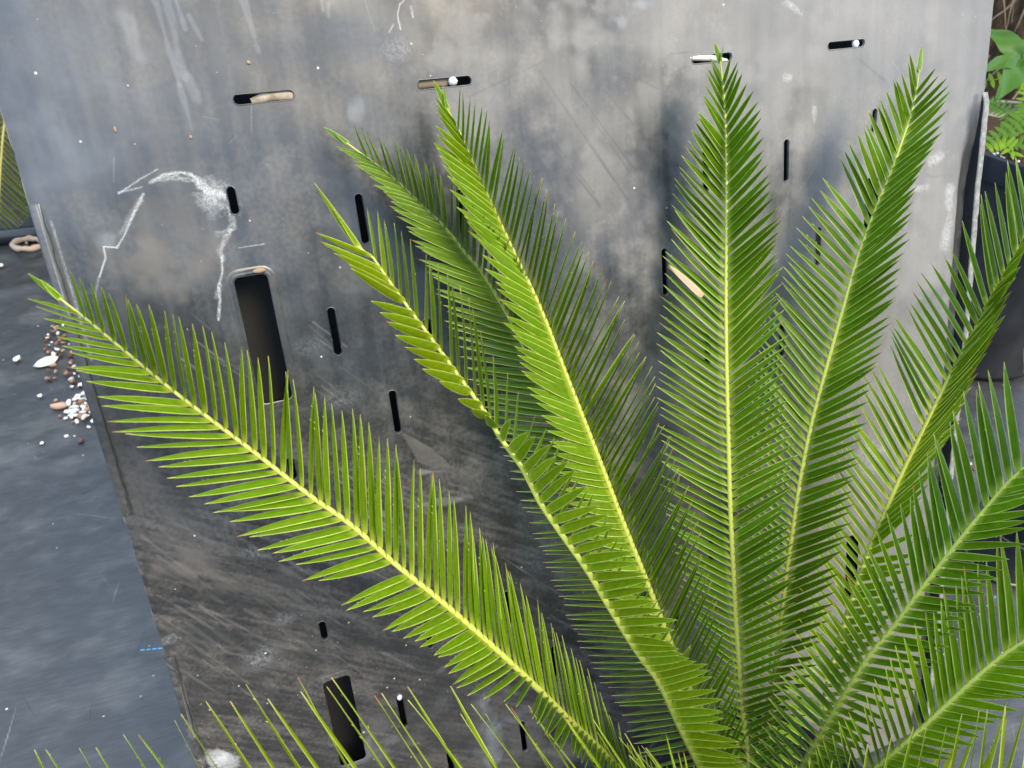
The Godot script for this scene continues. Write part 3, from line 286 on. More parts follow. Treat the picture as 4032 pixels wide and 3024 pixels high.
	[0,0.0022,3,0.2107,0.9,-0.2937,-0.1198,-0.267,-0.1547],
	[0,0.0045,3,0.2842,0.9,-0.3951,-0.2244,-0.3666,-0.27],
	[0,0.0015,3,0.2238,0.9,-0.2675,-0.1919,-0.1858,-0.2933],
	[0,0.0012,3,0.2264,0.9,-0.2712,-0.1742,-0.2052,-0.2558],
	[0,0.0034,1,0.2668,0.9,-0.4527,-0.2346,-0.3975,-0.3214],
	[0,0.0043,1,0.2397,0.9,-0.2892,-0.1206,-0.2545,-0.1667],
	[0,0.0019,1,0.1086,0.9,-0.3563,-0.1954,-0.2741,-0.3176],
	[0,0.0014,2,0.2563,0.9,-0.3897,-0.2508,-0.3241,-0.3314],
	[0,0.0014,3,0.1452,0.9,-0.287,-0.2578,-0.2588,-0.2977],
	[0,0.0045,2,0.1426,0.9,-0.4529,-0.2561,-0.3789,-0.3448],
	[0,0.0042,1,0.1805,0.9,-0.4486,-0.2097,-0.4126,-0.2668],
	[0,0.0025,3,0.2381,0.9,-0.4546,-0.1552,-0.4351,-0.1854],
	[0,0.0034,2,0.1874,0.9,-0.318,-0.2486,-0.2672,-0.3081],
	[0,0.003,3,0.2501,0.9,-0.2567,-0.1846,-0.1711,-0.3015],
	[0,0.0024,3,0.2829,0.9,-0.4368,-0.1165,-0.4149,-0.1428],
	[0,0.0045,2,0.2869,0.9,-0.4757,-0.2043,-0.4546,-0.2357],
	[0,0.001,2,0.214,0.9,-0.4245,-0.1074,-0.3706,-0.1806],
	[0,0.0059,2,0.1593,0.9,-0.4302,-0.0809,-0.3825,-0.1332],
	[0,0.006,2,0.2798,0.9,-0.3709,-0.22,-0.2935,-0.3283],
	[0,0.0012,3,0.1649,0.9,-0.3307,-0.256,-0.2542,-0.3464],
	[0,0.0018,1,0.2511,0.9,-0.4418,-0.2668,-0.3895,-0.3555],
	[0,0.0023,2,0.2842,0.9,-0.4617,-0.0636,-0.4376,-0.0969],
	[0,0.004,2,0.1992,0.9,-0.3389,-0.1939,-0.2624,-0.2876],
	[0,0.0012,2,0.1306,0.9,-0.418,-0.1539,-0.3774,-0.2125],
	[0,0.0044,2,0.1767,0.9,-0.433,-0.1092,-0.3849,-0.1824],
	[0,0.0037,1,0.1042,0.9,-0.3557,-0.1068,-0.3229,-0.1425],
	[0,0.0035,1,0.1083,0.9,-0.4578,-0.1134,-0.4045,-0.1963],
	[0,0.0041,2,0.1701,0.9,-0.4348,-0.2104,-0.3958,-0.2744],
	[0,0.0047,3,0.1837,0.9,-0.5004,-0.1826,-0.4612,-0.2451],
	[0,0.0059,2,0.2054,0.9,-0.4584,-0.113,-0.4107,-0.176],
	[0,0.0043,3,0.1766,0.9,-0.4583,-0.1797,-0.4049,-0.241],
	[0,0.0024,2,0.187,0.9,-0.4457,-0.1776,-0.391,-0.244],
	[0,0.0052,1,0.2319,0.9,-0.4291,-0.1939,-0.4028,-0.2356],
	[0,0.0018,3,0.2141,0.9,-0.3565,-0.1557,-0.2979,-0.2177],
	[0,0.004,2,0.2976,0.9,-0.2933,-0.2092,-0.216,-0.3178],
	[0,0.0027,2,0.2878,0.9,-0.4711,-0.1958,-0.4206,-0.2681],
	[0,0.0021,1,0.1103,0.9,0.0231,-0.2424,0.1115,-0.329],
	[0,0.0031,3,0.2356,0.9,-0.111,-0.441,-0.0712,-0.4913],
	[0,0.0031,2,0.2536,0.9,-0.2535,-0.1816,-0.18,-0.2491],
	[0,0.0042,2,0.1058,0.9,0.0877,-0.2696,0.1499,-0.3339],
	[0,0.0047,1,0.2661,0.9,-0.2228,-0.3403,-0.188,-0.3777],
	[0,0.0031,3,0.1117,0.9,0.1667,-0.2755,0.1984,-0.3046],
	[0,0.0032,1,0.2242,0.9,-0.0708,-0.2962,-0.0337,-0.3354],
	[0,0.0031,2,0.1925,0.9,-0.2656,-0.2566,-0.2377,-0.2946],
	[0,0.001,2,0.1078,0.9,0.0002,-0.2599,0.0687,-0.33],
	[0,0.0016,3,0.1653,0.9,-0.1909,-0.3424,-0.1211,-0.4366],
	[0,0.0033,3,0.1047,0.9,-0.1239,-0.4737,-0.0683,-0.5509],
	[0,0.0016,3,0.1289,0.9,-0.0763,-0.4874,-0.0313,-0.5475],
	[0,0.0021,3,0.2549,0.9,0.1299,-0.5322,0.2235,-0.6355],
	[0,0.0018,3,0.1794,0.9,-0.2117,-0.1834,-0.177,-0.2227],
	[0,0.001,2,0.2179,0.9,0.1492,-0.3618,0.2238,-0.4417],
	[0,0.0035,3,0.2707,0.9,-0.0524,-0.2688,-0.0098,-0.3111],
	[0,0.0012,2,0.1008,0.9,-0.117,-0.3296,-0.069,-0.3759],
	[0,0.0024,1,0.1629,0.9,0.157,-0.4039,0.2517,-0.5101],
	[0,0.003,3,0.2686,0.9,0.0117,-0.2257,0.0644,-0.2776],
	[0,0.0031,2,0.2352,0.9,-0.1251,-0.3935,-0.0739,-0.4515],
	[0,0.004,3,0.259,0.9,-0.2404,-0.1753,-0.2127,-0.2082],
	[0,0.0039,3,0.2437,0.9,-0.1728,-0.3568,-0.0938,-0.4608],
	[0,0.0027,2,0.2291,0.9,-0.1515,-0.2793,-0.0965,-0.3439],
	[0,0.0023,3,0.1064,0.9,0.0936,-0.4269,0.1752,-0.5057],
	[0,0.0041,1,0.1417,0.9,0.0921,-0.4437,0.1778,-0.5359],
	[0,0.0048,2,0.2511,0.9,-0.0935,-0.4664,-0.0364,-0.5333],
	[0,0.0023,3,0.1275,0.9,-0.1122,-0.2876,-0.0288,-0.3687],
	[0,0.0042,3,0.2746,0.9,-0.0835,-0.4784,0.0082,-0.5952],
	[0,0.0037,2,0.1458,0.9,0.1165,-0.49,0.1773,-0.5585],
	[0,0.0028,1,0.2235,0.9,-0.0215,-0.2686,0.05,-0.3485],
	[0,0.0016,1,0.2471,0.9,-0.0423,-0.2463,-0.0162,-0.2749],
	[0,0.0011,2,0.12,0.9,0.0731,-0.4189,0.1247,-0.4752],
	[0,0.0017,2,0.1353,0.9,0.031,-0.302,0.094,-0.3657],
	[0,0.0023,2,0.1477,0.9,0.0823,-0.4028,0.1276,-0.4492],
	[0,0.0038,3,0.211,0.9,-0.115,-0.2231,-0.0432,-0.3017],
	[0,0.0025,2,0.1372,0.9,-0.1711,-0.1855,-0.0908,-0.2809],
	[0,0.004,2,0.2291,0.9,-0.1947,-0.2965,-0.1494,-0.3559],
	[0,0.0027,3,0.2474,0.9,-0.2452,-0.1859,-0.1743,-0.2698],
	[0,0.0031,1,0.2666,0.9,0.1236,-0.2913,0.1653,-0.3321],
	[0,0.0036,3,0.1486,0.9,-0.0971,-0.3171,-0.0075,-0.4065],
	[0,0.0038,3,0.1215,0.9,-0.2857,-0.2393,-0.2355,-0.3041],
	[0,0.0026,1,0.1979,0.9,-0.0703,-0.2531,0.0176,-0.3491],
	[0,0.0013,2,0.1551,0.9,-0.0206,-0.3966,0.0208,-0.442],
	[0,0.0043,2,0.2384,0.9,-0.2605,-0.2652,-0.2335,-0.2943],
	[0,0.0021,3,0.1184,0.9,-0.2333,-0.3756,-0.176,-0.4463],
	[0,0.004,3,0.2529,0.9,-0.1591,-0.404,-0.0881,-0.5004],
	[0,0.0011,1,0.138,0.9,-0.0822,-0.2654,0.007,-0.3535],
	[0,0.0043,1,0.2041,0.9,0.0213,-0.366,0.0892,-0.4389],
	[0,0.0029,2,0.1468,0.9,-0.1269,-0.3965,-0.0782,-0.4582],
	[0,0.0028,3,0.1484,0.9,-0.2569,-0.3216,-0.1928,-0.4042],
	[0,0.003,2,0.1317,0.9,0.0396,-0.2626,0.0901,-0.3064],
	[0,0.0017,1,0.1844,0.9,-0.126,-0.2327,-0.0818,-0.2776],
	[0,0.0036,3,0.2326,0.9,-0.0023,-0.3083,0.0449,-0.3521],
	[0,0.0023,2,0.2368,0.9,-0.063,-0.4324,0.0031,-0.5079],
	[0,0.0025,3,0.1627,0.9,0.1599,-0.2874,0.2217,-0.343],
	[0,0.0026,1,0.1452,0.9,-0.1481,-0.3386,-0.0984,-0.3883],
	[0,0.0033,3,0.2431,0.9,-0.2374,-0.351,-0.1581,-0.4427],
	[0,0.0037,1,0.2489,0.9,-0.2144,-0.2382,-0.1371,-0.3119],
	[0,0.001,1,0.1732,0.9,-0.2869,-0.3178,-0.2513,-0.3688],
	[0,0.0047,2,0.2745,0.9,-0.1043,-0.4805,-0.0117,-0.5776],
	[0,0.0015,3,0.2469,0.85,-0.2406,0.1137,-0.2113,0.0782],
	[0,0.0015,3,0.1522,0.85,-0.2744,0.0497,-0.2546,0.0216],
	[0,0.0015,1,0.1207,0.85,-0.3344,0.101,-0.3156,0.077],
	[0,0.0018,2,0.2557,0.85,-0.308,0.0924,-0.2809,0.0639],
	[0,0.002,3,0.1348,0.85,-0.3002,0.107,-0.2601,0.0551],
	[0,0.002,3,0.2298,0.85,-0.2492,0.05,-0.2118,0.0058],
	[0,0.0021,2,0.2583,0.85,-0.243,0.0682,-0.2184,0.0366],
	[0,0.0022,3,0.1747,0.85,-0.3462,0.1141,-0.3176,0.0809],
	[0,0.0012,2,0.1516,0.85,-0.2386,0.1054,-0.216,0.0807],
	[0,0.0022,1,0.1803,0.85,-0.2382,0.0503,-0.2132,0.0204],
	[0,0.0027,2,0.188,0.85,-0.2467,0.0475,-0.2046,0.0036],
	[0,0.0015,2,0.2212,0.85,-0.3545,0.1147,-0.3223,0.0797],
	[0,0.002,3,0.1936,0.85,-0.3639,0.1249,-0.3398,0.0997],
	[0,0.0012,1,0.2841,0.85,-0.3605,0.1294,-0.3374,0.1004],
	[0,0.0023,3,0.1818,0.85,-0.2744,0.0962,-0.2373,0.0583],
	[0,0.0026,1,0.2421,0.85,-0.2335,0.1273,-0.2008,0.0908],
	[0,0.0019,2,0.2267,0.85,-0.2385,0.1246,-0.2185,0.0972],
	[0,0.0022,2,0.1671,0.85,-0.3591,0.161,-0.3421,0.1376],
	[0,0.0026,1,0.2715,0.85,-0.2987,0.1297,-0.276,0.0979],
	[0,0.0016,1,0.2632,0.85,-0.3846,0.1176,-0.363,0.0942],
	[0,0.0012,2,0.1273,0.85,-0.2846,0.0866,-0.2545,0.0454],
	[0,0.0028,2,0.1096,0.85,-0.3789,0.0664,-0.3633,0.0477],
	[0,0.0028,1,0.2001,0.85,-0.2333,0.1077,-0.2087,0.0832],
	[0,0.002,2,0.2069,0.85,-0.2176,0.0742,-0.1694,0.0222],
	[0,0.0024,2,0.2295,0.85,-0.31,0.1287,-0.2957,0.1124],
	[0,0.0023,2,0.1967,0.85,-0.3818,0.1141,-0.3436,0.066],
	[0,0.0053,3,0.4,0.8,-0.2275,-0.0837,-0.1833,-0.142],
	[0,0.0036,3,0.4,0.8,-0.2277,-0.0917,-0.1834,-0.1504],
	[0,0.0039,3,0.4,0.8,-0.2139,-0.0608,-0.1694,-0.1181],
	[0,0.0024,1,0.4,0.8,-0.2363,-0.1022,-0.1923,-0.1613],
	[0,0.0028,1,0.4,0.8,-0.2387,-0.0759,-0.1952,-0.1336],
	[0,0.0022,3,0.4,0.8,-0.2117,-0.0696,-0.167,-0.1274],
	[0,0.0053,3,0.4,0.8,-0.2168,-0.0558,-0.1725,-0.1127],
	[0,0.005,1,0.4,0.8,-0.2178,-0.1028,-0.1729,-0.1623],
	[0,0.003,1,0.4,0.8,-0.2206,-0.1221,-0.1755,-0.1826],
	[0,0.0038,1,0.4,0.8,-0.2353,-0.0605,-0.1919,-0.1174],
	[0,0.0013,1,0.4,0.8,-0.2096,-0.0621,-0.1649,-0.1195],
	[0,0.0025,3,0.4,0.8,-0.2106,-0.07,-0.1658,-0.1278],
	[0,0.0055,1,0.4,0.8,-0.2204,-0.1154,-0.1754,-0.1756],
	[0,0.0053,3,0.4,0.8,-0.2369,-0.1261,-0.1925,-0.1866],
	[1,-0.4251,-0.1043,0.05,0.05,0.5,2,0.3,0.85],
	[1,-0.416,-0.1446,0.07,0.03,-0.5,2,0.33,0.85],
	[1,-0.3409,-0.1922,0.09,0.03,-0.5,2,0.3,0.85],
	[1,-0.4592,0.0067,0.05,0.07,0,2,0.19,0.9],
	[1,-0.4526,-0.0354,0.06,0.05,0,2,0.22,0.9],
	[1,-0.4455,-0.2357,0.06,0.03,-0.3,3,0.7,0.8],
	[1,-0.3806,-0.1975,0.06,0.02,-0.5,3,0.55,0.85],
	[1,-0.4537,-0.3153,0.06,0.05,0,3,0.6,0.8],
	[1,-0.322,-0.304,0.05,0.03,0,3,0.5,0.85],
	[1,-0.1797,-0.455,0.05,0.04,0,3,0.6,0.8],
	[1,-0.3722,-0.29,0.035,0.018,0.1,0,0.45,0.96],
	[1,-0.3375,-0.246,0.02,0.012,0,0,0.4,0.96],
	[1,-0.471,-0.2263,0.014,0.008,0,0,0.5,0.95],
	[1,-0.3508,-0.1452,0.03,0.012,-0.4,0,0.35,0.96],
	[1,-0.4602,-0.4158,0.02,0.016,-0.3,0,0.95,0.6],
	[1,-0.4513,-0.4306,0.022,0.02,-0.3,0,0.85,0.7],
	[0,0.01,0,0.95,0.55,-0.4827,-0.3258,-0.4826,-0.3588,-0.483,-0.3949,-0.4848,-0.4203],
	[0,0.0025,0,0.8,0.8,-0.4705,-0.2887,-0.4719,-0.3712],
	[1,-0.0973,-0.4983,0.022,0.045,0,4,0.8,0.75],
	[1,-0.0979,-0.5677,0.022,0.05,0,4,0.85,0.7],
	[1,-0.0974,-0.4777,0.012,0.02,0,0,0.4,0.9],
	[1,-0.2669,-0.4919,0.05,0.03,0,4,0.5,0.85],
	[1,-0.0438,-0.5239,0.03,0.02,0,4,0.35,0.85],
	[1,-0.2493,-0.4539,0.03,0.04,0,1,0.4,0.9],
	[1,-0.1476,-0.3948,0.012,0.006,0.4,0,0.6,0.95],
	[1,0.0003,-0.2662,0.02,0.03,0.4,0,0.22,0.97],
	[1,-0.1832,-0.0789,0.012,0.02,0,0,0.25,0.95],
	[0,0.006,1,0.4,0.9,-0.1367,-0.0913,-0.103,-0.0979],
	[0,0.01,1,0.35,0.9,-0.1432,-0.136,-0.0867,-0.1425],
	[1,-0.2174,0.0288,0.03,0.02,0,0,0.3,0.97],
	[1,-0.1881,0.1655,0.03,0.03,0,1,0.3,0.9],
	[1,-0.2416,0.0984,0.02,0.02,0,0,0.25,0.95],
	[0,0.006,3,0.7,0.85,-0.2234,0.1375,-0.2527,0.1276,-0.2565,0.1168],
	[1,0.0601,-0.3014,0.07,0.06,0.3,2,0.3,0.9],
	[0,0.002,2,0.4,0.8,-0.153,-0.0311,-0.1158,-0.0648],
	[0,0.002,2,0.4,0.8,-0.1513,-0.0359,-0.1122,-0.0698],
	[0,0.002,2,0.4,0.8,-0.1495,-0.0407,-0.1086,-0.0749],
	[0,0.002,2,0.4,0.8,-0.1477,-0.0456,-0.105,-0.0799],
	[0,0.002,2,0.4,0.8,-0.146,-0.0505,-0.1013,-0.085],
	[0,0.002,2,0.4,0.8,-0.1442,-0.0554,-0.0976,-0.0901],
	[0,0.002,2,0.4,0.8,-0.1424,-0.0603,-0.0939,-0.0953],
	[0,0.002,2,0.4,0.8,-0.1406,-0.0653,-0.0902,-0.1004],
	[0,0.002,2,0.4,0.8,-0.1388,-0.0703,-0.0864,-0.1056],
	[0,0.002,2,0.4,0.8,-0.137,-0.0753,-0.0827,-0.1108],
	[0,0.0035,3,0.8,0.4,-0.469,0.288,-0.469,0.1,-0.4695,-0.056],
	[0,0.004,0,0.4,0.9,-0.4655,0.275,-0.4655,0.2,-0.466,0.13],
	[0,0.0012,0,0.4,0.6,-0.4715,0.292,-0.4715,0.18],
	[0,0.004,3,0.85,0.4,-0.4705,-0.25,-0.4705,-0.62],
	[0,0.046,3,0.95,0.3,0.778,0.258,0.773,0.17,0.772,-0.2,0.772,-0.9],
	[0,0.012,3,0.7,0.7,0.774,0.285,0.775,0.2],
]

# straight slots in the panel: centre, half length, upright or lying
var SLOTS := [
	[-0.239, 0.372, 0.031, false], [-0.0415, 0.3705, 0.0315, false], [0.313, 0.371, 0.030, false], [0.525, 0.373, 0.032, false],
	[-0.2915, 0.2725, 0.0147, true], [-0.158, 0.2345, 0.028, true], [-0.0405, 0.2235, 0.029, true], [0.4275, 0.2325, 0.028, true],
	[0.5805, 0.270, 0.016, true], [0.4865, 0.1055, 0.028, true], [0.2995, 0.233, 0.028, true], [0.233, 0.1095, 0.032, true],
	[0.4255, -0.022, 0.027, true], [0.3645, 0.081, 0.026, true], [0.298, -0.012, 0.027, true], [0.2985, -0.3415, 0.027, true],
	[0.429, -0.3575, 0.027, true], [-0.211, 0.111, 0.029, true], [-0.156, -0.003, 0.0285, true], [-0.1005, 0.080, 0.027, true],
	[-0.040, -0.016, 0.027, true], [-0.159, -0.3275, 0.0285, true], [-0.103, -0.4115, 0.026, true], [0.022, -0.449, 0.028, true],
	[-0.0415, -0.3325, 0.0295, true], [-0.041, -0.566, 0.029, true], [-0.214, -0.4415, 0.0295, true], [-0.1575, -0.569, 0.027, true],
	[-0.294, -0.2785, 0.0143, true], [-0.290, -0.046, 0.015, true], [0.365, -0.43, 0.027, true], [0.233, -0.45, 0.028, true],
]
# larger openings: left, right, foot, top
var OPENINGS := [[-0.3085, -0.2725, 0.0425, 0.191], [-0.3095, -0.2735, -0.498, -0.3555], [0.570, 0.594, 0.055, 0.191], [0.566, 0.592, -0.53, -0.40]]

var rng := RandomNumberGenerator.new()
var taken := {}
var leaf_meshes := []
var leaf_mats := []
var dead_leaf_meshes := []
var rachis_mat: StandardMaterial3D

func _ready() -> void:
	rng.seed = 20
	set_camera_and_light()
	make_leaf_kit()
	build_ground()
	build_panel()
	build_cycad()
	build_added_hedge()
	build_second_cycad()
	build_fern_pot()
	build_small_pot()
	build_litter()

# ---------------------------------------------------------------- camera, sky, sun

func set_camera_and_light() -> void:
	var camera := Camera3D.new()
	camera.name = "camera"
	add_child(camera)
	camera.transform = Transform3D(Basis(Vector3(0.930143, 0.033014, 0.365711), Vector3(0.205429, 0.778721, -0.592784), Vector3(-0.304357, 0.626501, 0.717540)), Vector3(0, 1.475, 0))
	camera.fov = 53.08
	camera.near = 0.02
	camera.far = 200.0
	var lens := CameraAttributesPhysical.new()
	lens.frustum_focal_length = 24.02
	lens.frustum_focus_distance = 0.92
	lens.exposure_aperture = 8.0
	lens.frustum_near = 0.02
	lens.frustum_far = 200.0
	camera.attributes = lens
	camera.current = true
	var sun := DirectionalLight3D.new()
	sun.name = "sun"
	add_child(sun)
	sun.look_at_from_position(Vector3(0.34, 0.88, 0.72) * 10.0, Vector3.ZERO)
	sun.light_energy = 0.5
	sun.light_angular_distance = 28.0
	sun.light_color = Color(1.0, 0.95, 0.86)
	sun.shadow_enabled = true
	var sky_look := ProceduralSkyMaterial.new()
	sky_look.sky_top_color = Color(0.81, 0.90, 1.0)
	sky_look.sky_horizon_color = Color(0.62, 0.73, 0.90)
	sky_look.ground_horizon_color = Color(0.16, 0.17, 0.16)
	sky_look.ground_bottom_color = Color(0.10, 0.10, 0.09)
	sky_look.sky_curve = 0.3
	sky_look.sun_angle_max = 1.0
	var sky := Sky.new()
	sky.sky_material = sky_look
	var env := Environment.new()
	env.background_mode = Environment.BG_SKY
	env.sky = sky
	env.tonemap_mode = Environment.TONE_MAPPER_LINEAR
	env.tonemap_exposure = 3.2
	env.sdfgi_enabled = true
	env.ssao_enabled = true
	env.ssil_enabled = true
	var we := WorldEnvironment.new()
	we.name = "environment"
	we.environment = env
	add_child(we)

# ---------------------------------------------------------------- helpers

func numbered(called: String) -> String:
	var k: int = taken.get(called, 0)
	taken[called] = k + 1
	return called if k == 0 else "%s_%03d" % [called, k]

func tag(o: Node, label: String, category: String, group := "", kind := "") -> void:
	if label: o.set_meta("label", label)
	if category: o.set_meta("category", category)
	if group: o.set_meta("group", group)
	if kind: o.set_meta("kind", kind)

func thing(called: String, label: String, category: String, where: Vector3, group := "") -> Node3D:
	var o := Node3D.new()
	o.name = numbered(called)
	add_child(o)
	o.position = where
	tag(o, label, category, group)
	return o

func put(called: String, mesh: Mesh, mat: Material, parent: Node, xf := Transform3D.IDENTITY) -> MeshInstance3D:
	var o := MeshInstance3D.new()
	o.mesh = mesh
	o.name = numbered(called) if parent == self else called
	if mat: o.material_override = mat
	parent.add_child(o, true)
	o.transform = xf
	return o

func plain(linear: Color, rough := 0.6, spec := 0.5) -> StandardMaterial3D:
	var m := StandardMaterial3D.new()
	m.albedo_color = linear.linear_to_srgb()
	m.roughness = rough
	m.metallic_specular = spec
	m.cull_mode = BaseMaterial3D.CULL_DISABLED
	return m

func colored(rough := 0.6, spec := 0.5) -> StandardMaterial3D:
	var m := plain(Color(1, 1, 1), rough, spec)
	m.vertex_color_use_as_albedo = true
	return m

func noise(seed_: int, freq: float, octaves := 4, kind := FastNoiseLite.TYPE_SIMPLEX_SMOOTH) -> FastNoiseLite:
	var n := FastNoiseLite.new()
	n.seed = seed_
	n.frequency = freq
	n.noise_type = kind
	n.fractal_octaves = octaves
	return n

func mottled(dark: Color, light: Color, seed_: int, freq: float, size := 512) -> NoiseTexture2D:
	var t := NoiseTexture2D.new()
	t.width = size
	t.height = size
	t.seamless = true
	t.noise = noise(seed_, freq, 5)
	var g := Gradient.new()
	g.set_color(0, dark.linear_to_srgb())
	g.set_color(1, light.linear_to_srgb())
	t.color_ramp = g
	return t

func bumps(seed_: int, freq: float, strength: float, size := 512) -> NoiseTexture2D:
	var t := NoiseTexture2D.new()
	t.width = size
	t.height = size
	t.seamless = true
	t.as_normal_map = true
	t.bump_strength = strength
	t.noise = noise(seed_, freq, 5)
	return t

func arrays_mesh(v: PackedVector3Array, idx: PackedInt32Array, col := PackedColorArray(), uv := PackedVector2Array()) -> ArrayMesh:
	# smooth normals from the faces (front faces run clockwise)
	var nor := PackedVector3Array()
	nor.resize(v.size())
	for i in range(0, idx.size(), 3):
		var a := v[idx[i]]
		var n := (v[idx[i + 2]] - a).cross(v[idx[i + 1]] - a)
		for k in 3: nor[idx[i + k]] += n
	for i in nor.size(): nor[i] = nor[i].normalized() if nor[i].length_squared() > 1e-20 else Vector3.UP
	var arr := []
	arr.resize(Mesh.ARRAY_MAX)
	arr[Mesh.ARRAY_VERTEX] = v
	arr[Mesh.ARRAY_NORMAL] = nor
	arr[Mesh.ARRAY_INDEX] = idx
	if col.size(): arr[Mesh.ARRAY_COLOR] = col
	if uv.size(): arr[Mesh.ARRAY_TEX_UV] = uv
	var m := ArrayMesh.new()
	m.add_surface_from_arrays(Mesh.PRIMITIVE_TRIANGLES, arr)
	return m

func sheet(rows: int, cols: int, closed: bool, idx: PackedInt32Array, base := 0) -> void:
	for i in rows - 1:
		for j in (cols if closed else cols - 1):
			var a := base + i * cols + j
			var b := base + i * cols + (j + 1) % cols
			var c := base + (i + 1) * cols + j
			var d := base + (i + 1) * cols + (j + 1) % cols
			idx.append_array([a, c, b, b, c, d])

func lathe(profile: Array, sides := 40, wobble := 0.0, seed_ := 1) -> ArrayMesh:
	# profile: [radius, height] pairs, from the outside foot up and over
	var v := PackedVector3Array()
	var idx := PackedInt32Array()
	var nz := noise(seed_, 6.0, 3)
	for p in profile:
		for j in sides:
			var a := TAU * j / sides
			var r: float = p[0]
			if wobble > 0.0: r *= 1.0 + wobble * nz.get_noise_3d(cos(a), p[1] * 4.0, sin(a))
			v.append(Vector3(cos(a) * r, p[1], sin(a) * r))
	sheet(profile.size(), sides, true, idx)
	return arrays_mesh(v, idx)

func tube(pts: PackedVector3Array, radii: PackedFloat32Array, sides: int, cols := PackedColorArray(), flat := 1.0) -> ArrayMesh:
	var v := PackedVector3Array()
	var idx := PackedInt32Array()
	var col := PackedColorArray()
	var n := pts.size()
	var side := Vector3.ZERO
	for i in n:
		var t := (pts[min(i + 1, n - 1)] - pts[max(i - 1, 0)]).normalized()
		if side == Vector3.ZERO: side = t.cross(Vector3(0.13, 0.9, 0.42)).normalized()
		side = (side - t * side.dot(t)).normalized()
		var up := side.cross(t)
		for j in sides:
			var a := TAU * j / sides
			v.append(pts[i] + (side * cos(a) + up * sin(a) * flat) * radii[i])
			if cols.size(): col.append(cols[i])
	sheet(n, sides, true, idx)
	var tip := v.size()
	v.append(pts[n - 1] + (pts[n - 1] - pts[n - 2]).normalized() * radii[n - 1])
	if cols.size(): col.append(cols[n - 1])
	for j in sides: idx.append_array([(n - 1) * sides + j, tip, (n - 1) * sides + (j + 1) % sides])
	return arrays_mesh(v, idx, col)

func scuffed(dark: Color, pale: Color, seed_: int, rough: float) -> StandardMaterial3D:
	var m := plain(Color(1, 1, 1), rough)
	m.albedo_texture = mottled(dark, pale, seed_, 0.012, 512)
	m.uv1_triplanar = true
	m.uv1_scale = Vector3(2.4, 0.9, 2.4)
	return m

func lump(seed_: int, size: Vector3, rough := 0.35) -> ArrayMesh:
	# an irregular chip: a small ball pushed about
	var v := PackedVector3Array()
	var idx := PackedInt32Array()
	var r := RandomNumberGenerator.new()
	r.seed = seed_
	v.append(Vector3(0, -0.5, 0) * size)
	for i in 3:
		for j in 6:
			var a := TAU * (j + 0.5 * i) / 6.0
			var el := deg_to_rad(-42.0 + 42.0 * i)
			v.append(Vector3(cos(a) * cos(el), sin(el), sin(a) * cos(el)) * 0.5 * size * r.randf_range(1.0 - rough, 1.0 + rough * 0.4))
	v.append(Vector3(0, 0.5, 0) * size)
	for j in 6:
		var k := (j + 1) % 6
		idx.append_array([0, 1 + j, 1 + k])
		for i in 2:
			var a := 1 + i * 6
			idx.append_array([a + j, a + 6 + j, a + k, a + k, a + 6 + j, a + 6 + k])
		idx.append_array([13 + j, 19, 13 + k])
	return arrays_mesh(v, idx)

func spline(p: PackedVector3Array, s: float) -> Vector3:
	# Catmull-Rom through the points, s from 0 to 1 by length is close enough with the even stations used here
	var n := p.size()
	var f: float = clampf(s, 0.0, 1.0) * (n - 1)
	var i: int = mini(int(f), n - 2)
	var t := f - i
	var a := p[max(i - 1, 0)]
	var b := p[i]
	var c := p[i + 1]
	var d := p[min(i + 2, n - 1)]
	return 0.5 * (2.0 * b + (c - a) * t + (2.0 * a - 5.0 * b + 4.0 * c - d) * t * t + (3.0 * b - a - 3.0 * c + d) * t * t * t)

# ---------------------------------------------------------------- leaves

func leaf_streaks() -> ImageTexture:
	# fine parallel veins and faint blotches: print on the blade
	var img := Image.create(64, 256, false, Image.FORMAT_RGB8)
	var a := noise(5, 0.22, 2)
	var b := noise(6, 0.02, 3)
	var c := noise(9, 0.15, 2)
	for y in 256:
		for x in 64:
			var k := 0.90 + 0.09 * a.get_noise_2d(x, y * 0.04) + 0.07 * b.get_noise_2d(x, y) + 0.03 * c.get_noise_2d(x, y)
			img.set_pixel(x, y, Color(clampf(k, 0, 1), clampf(k * 1.005, 0, 1), clampf(k * 0.96, 0, 1)))
	return ImageTexture.create_from_image(img)

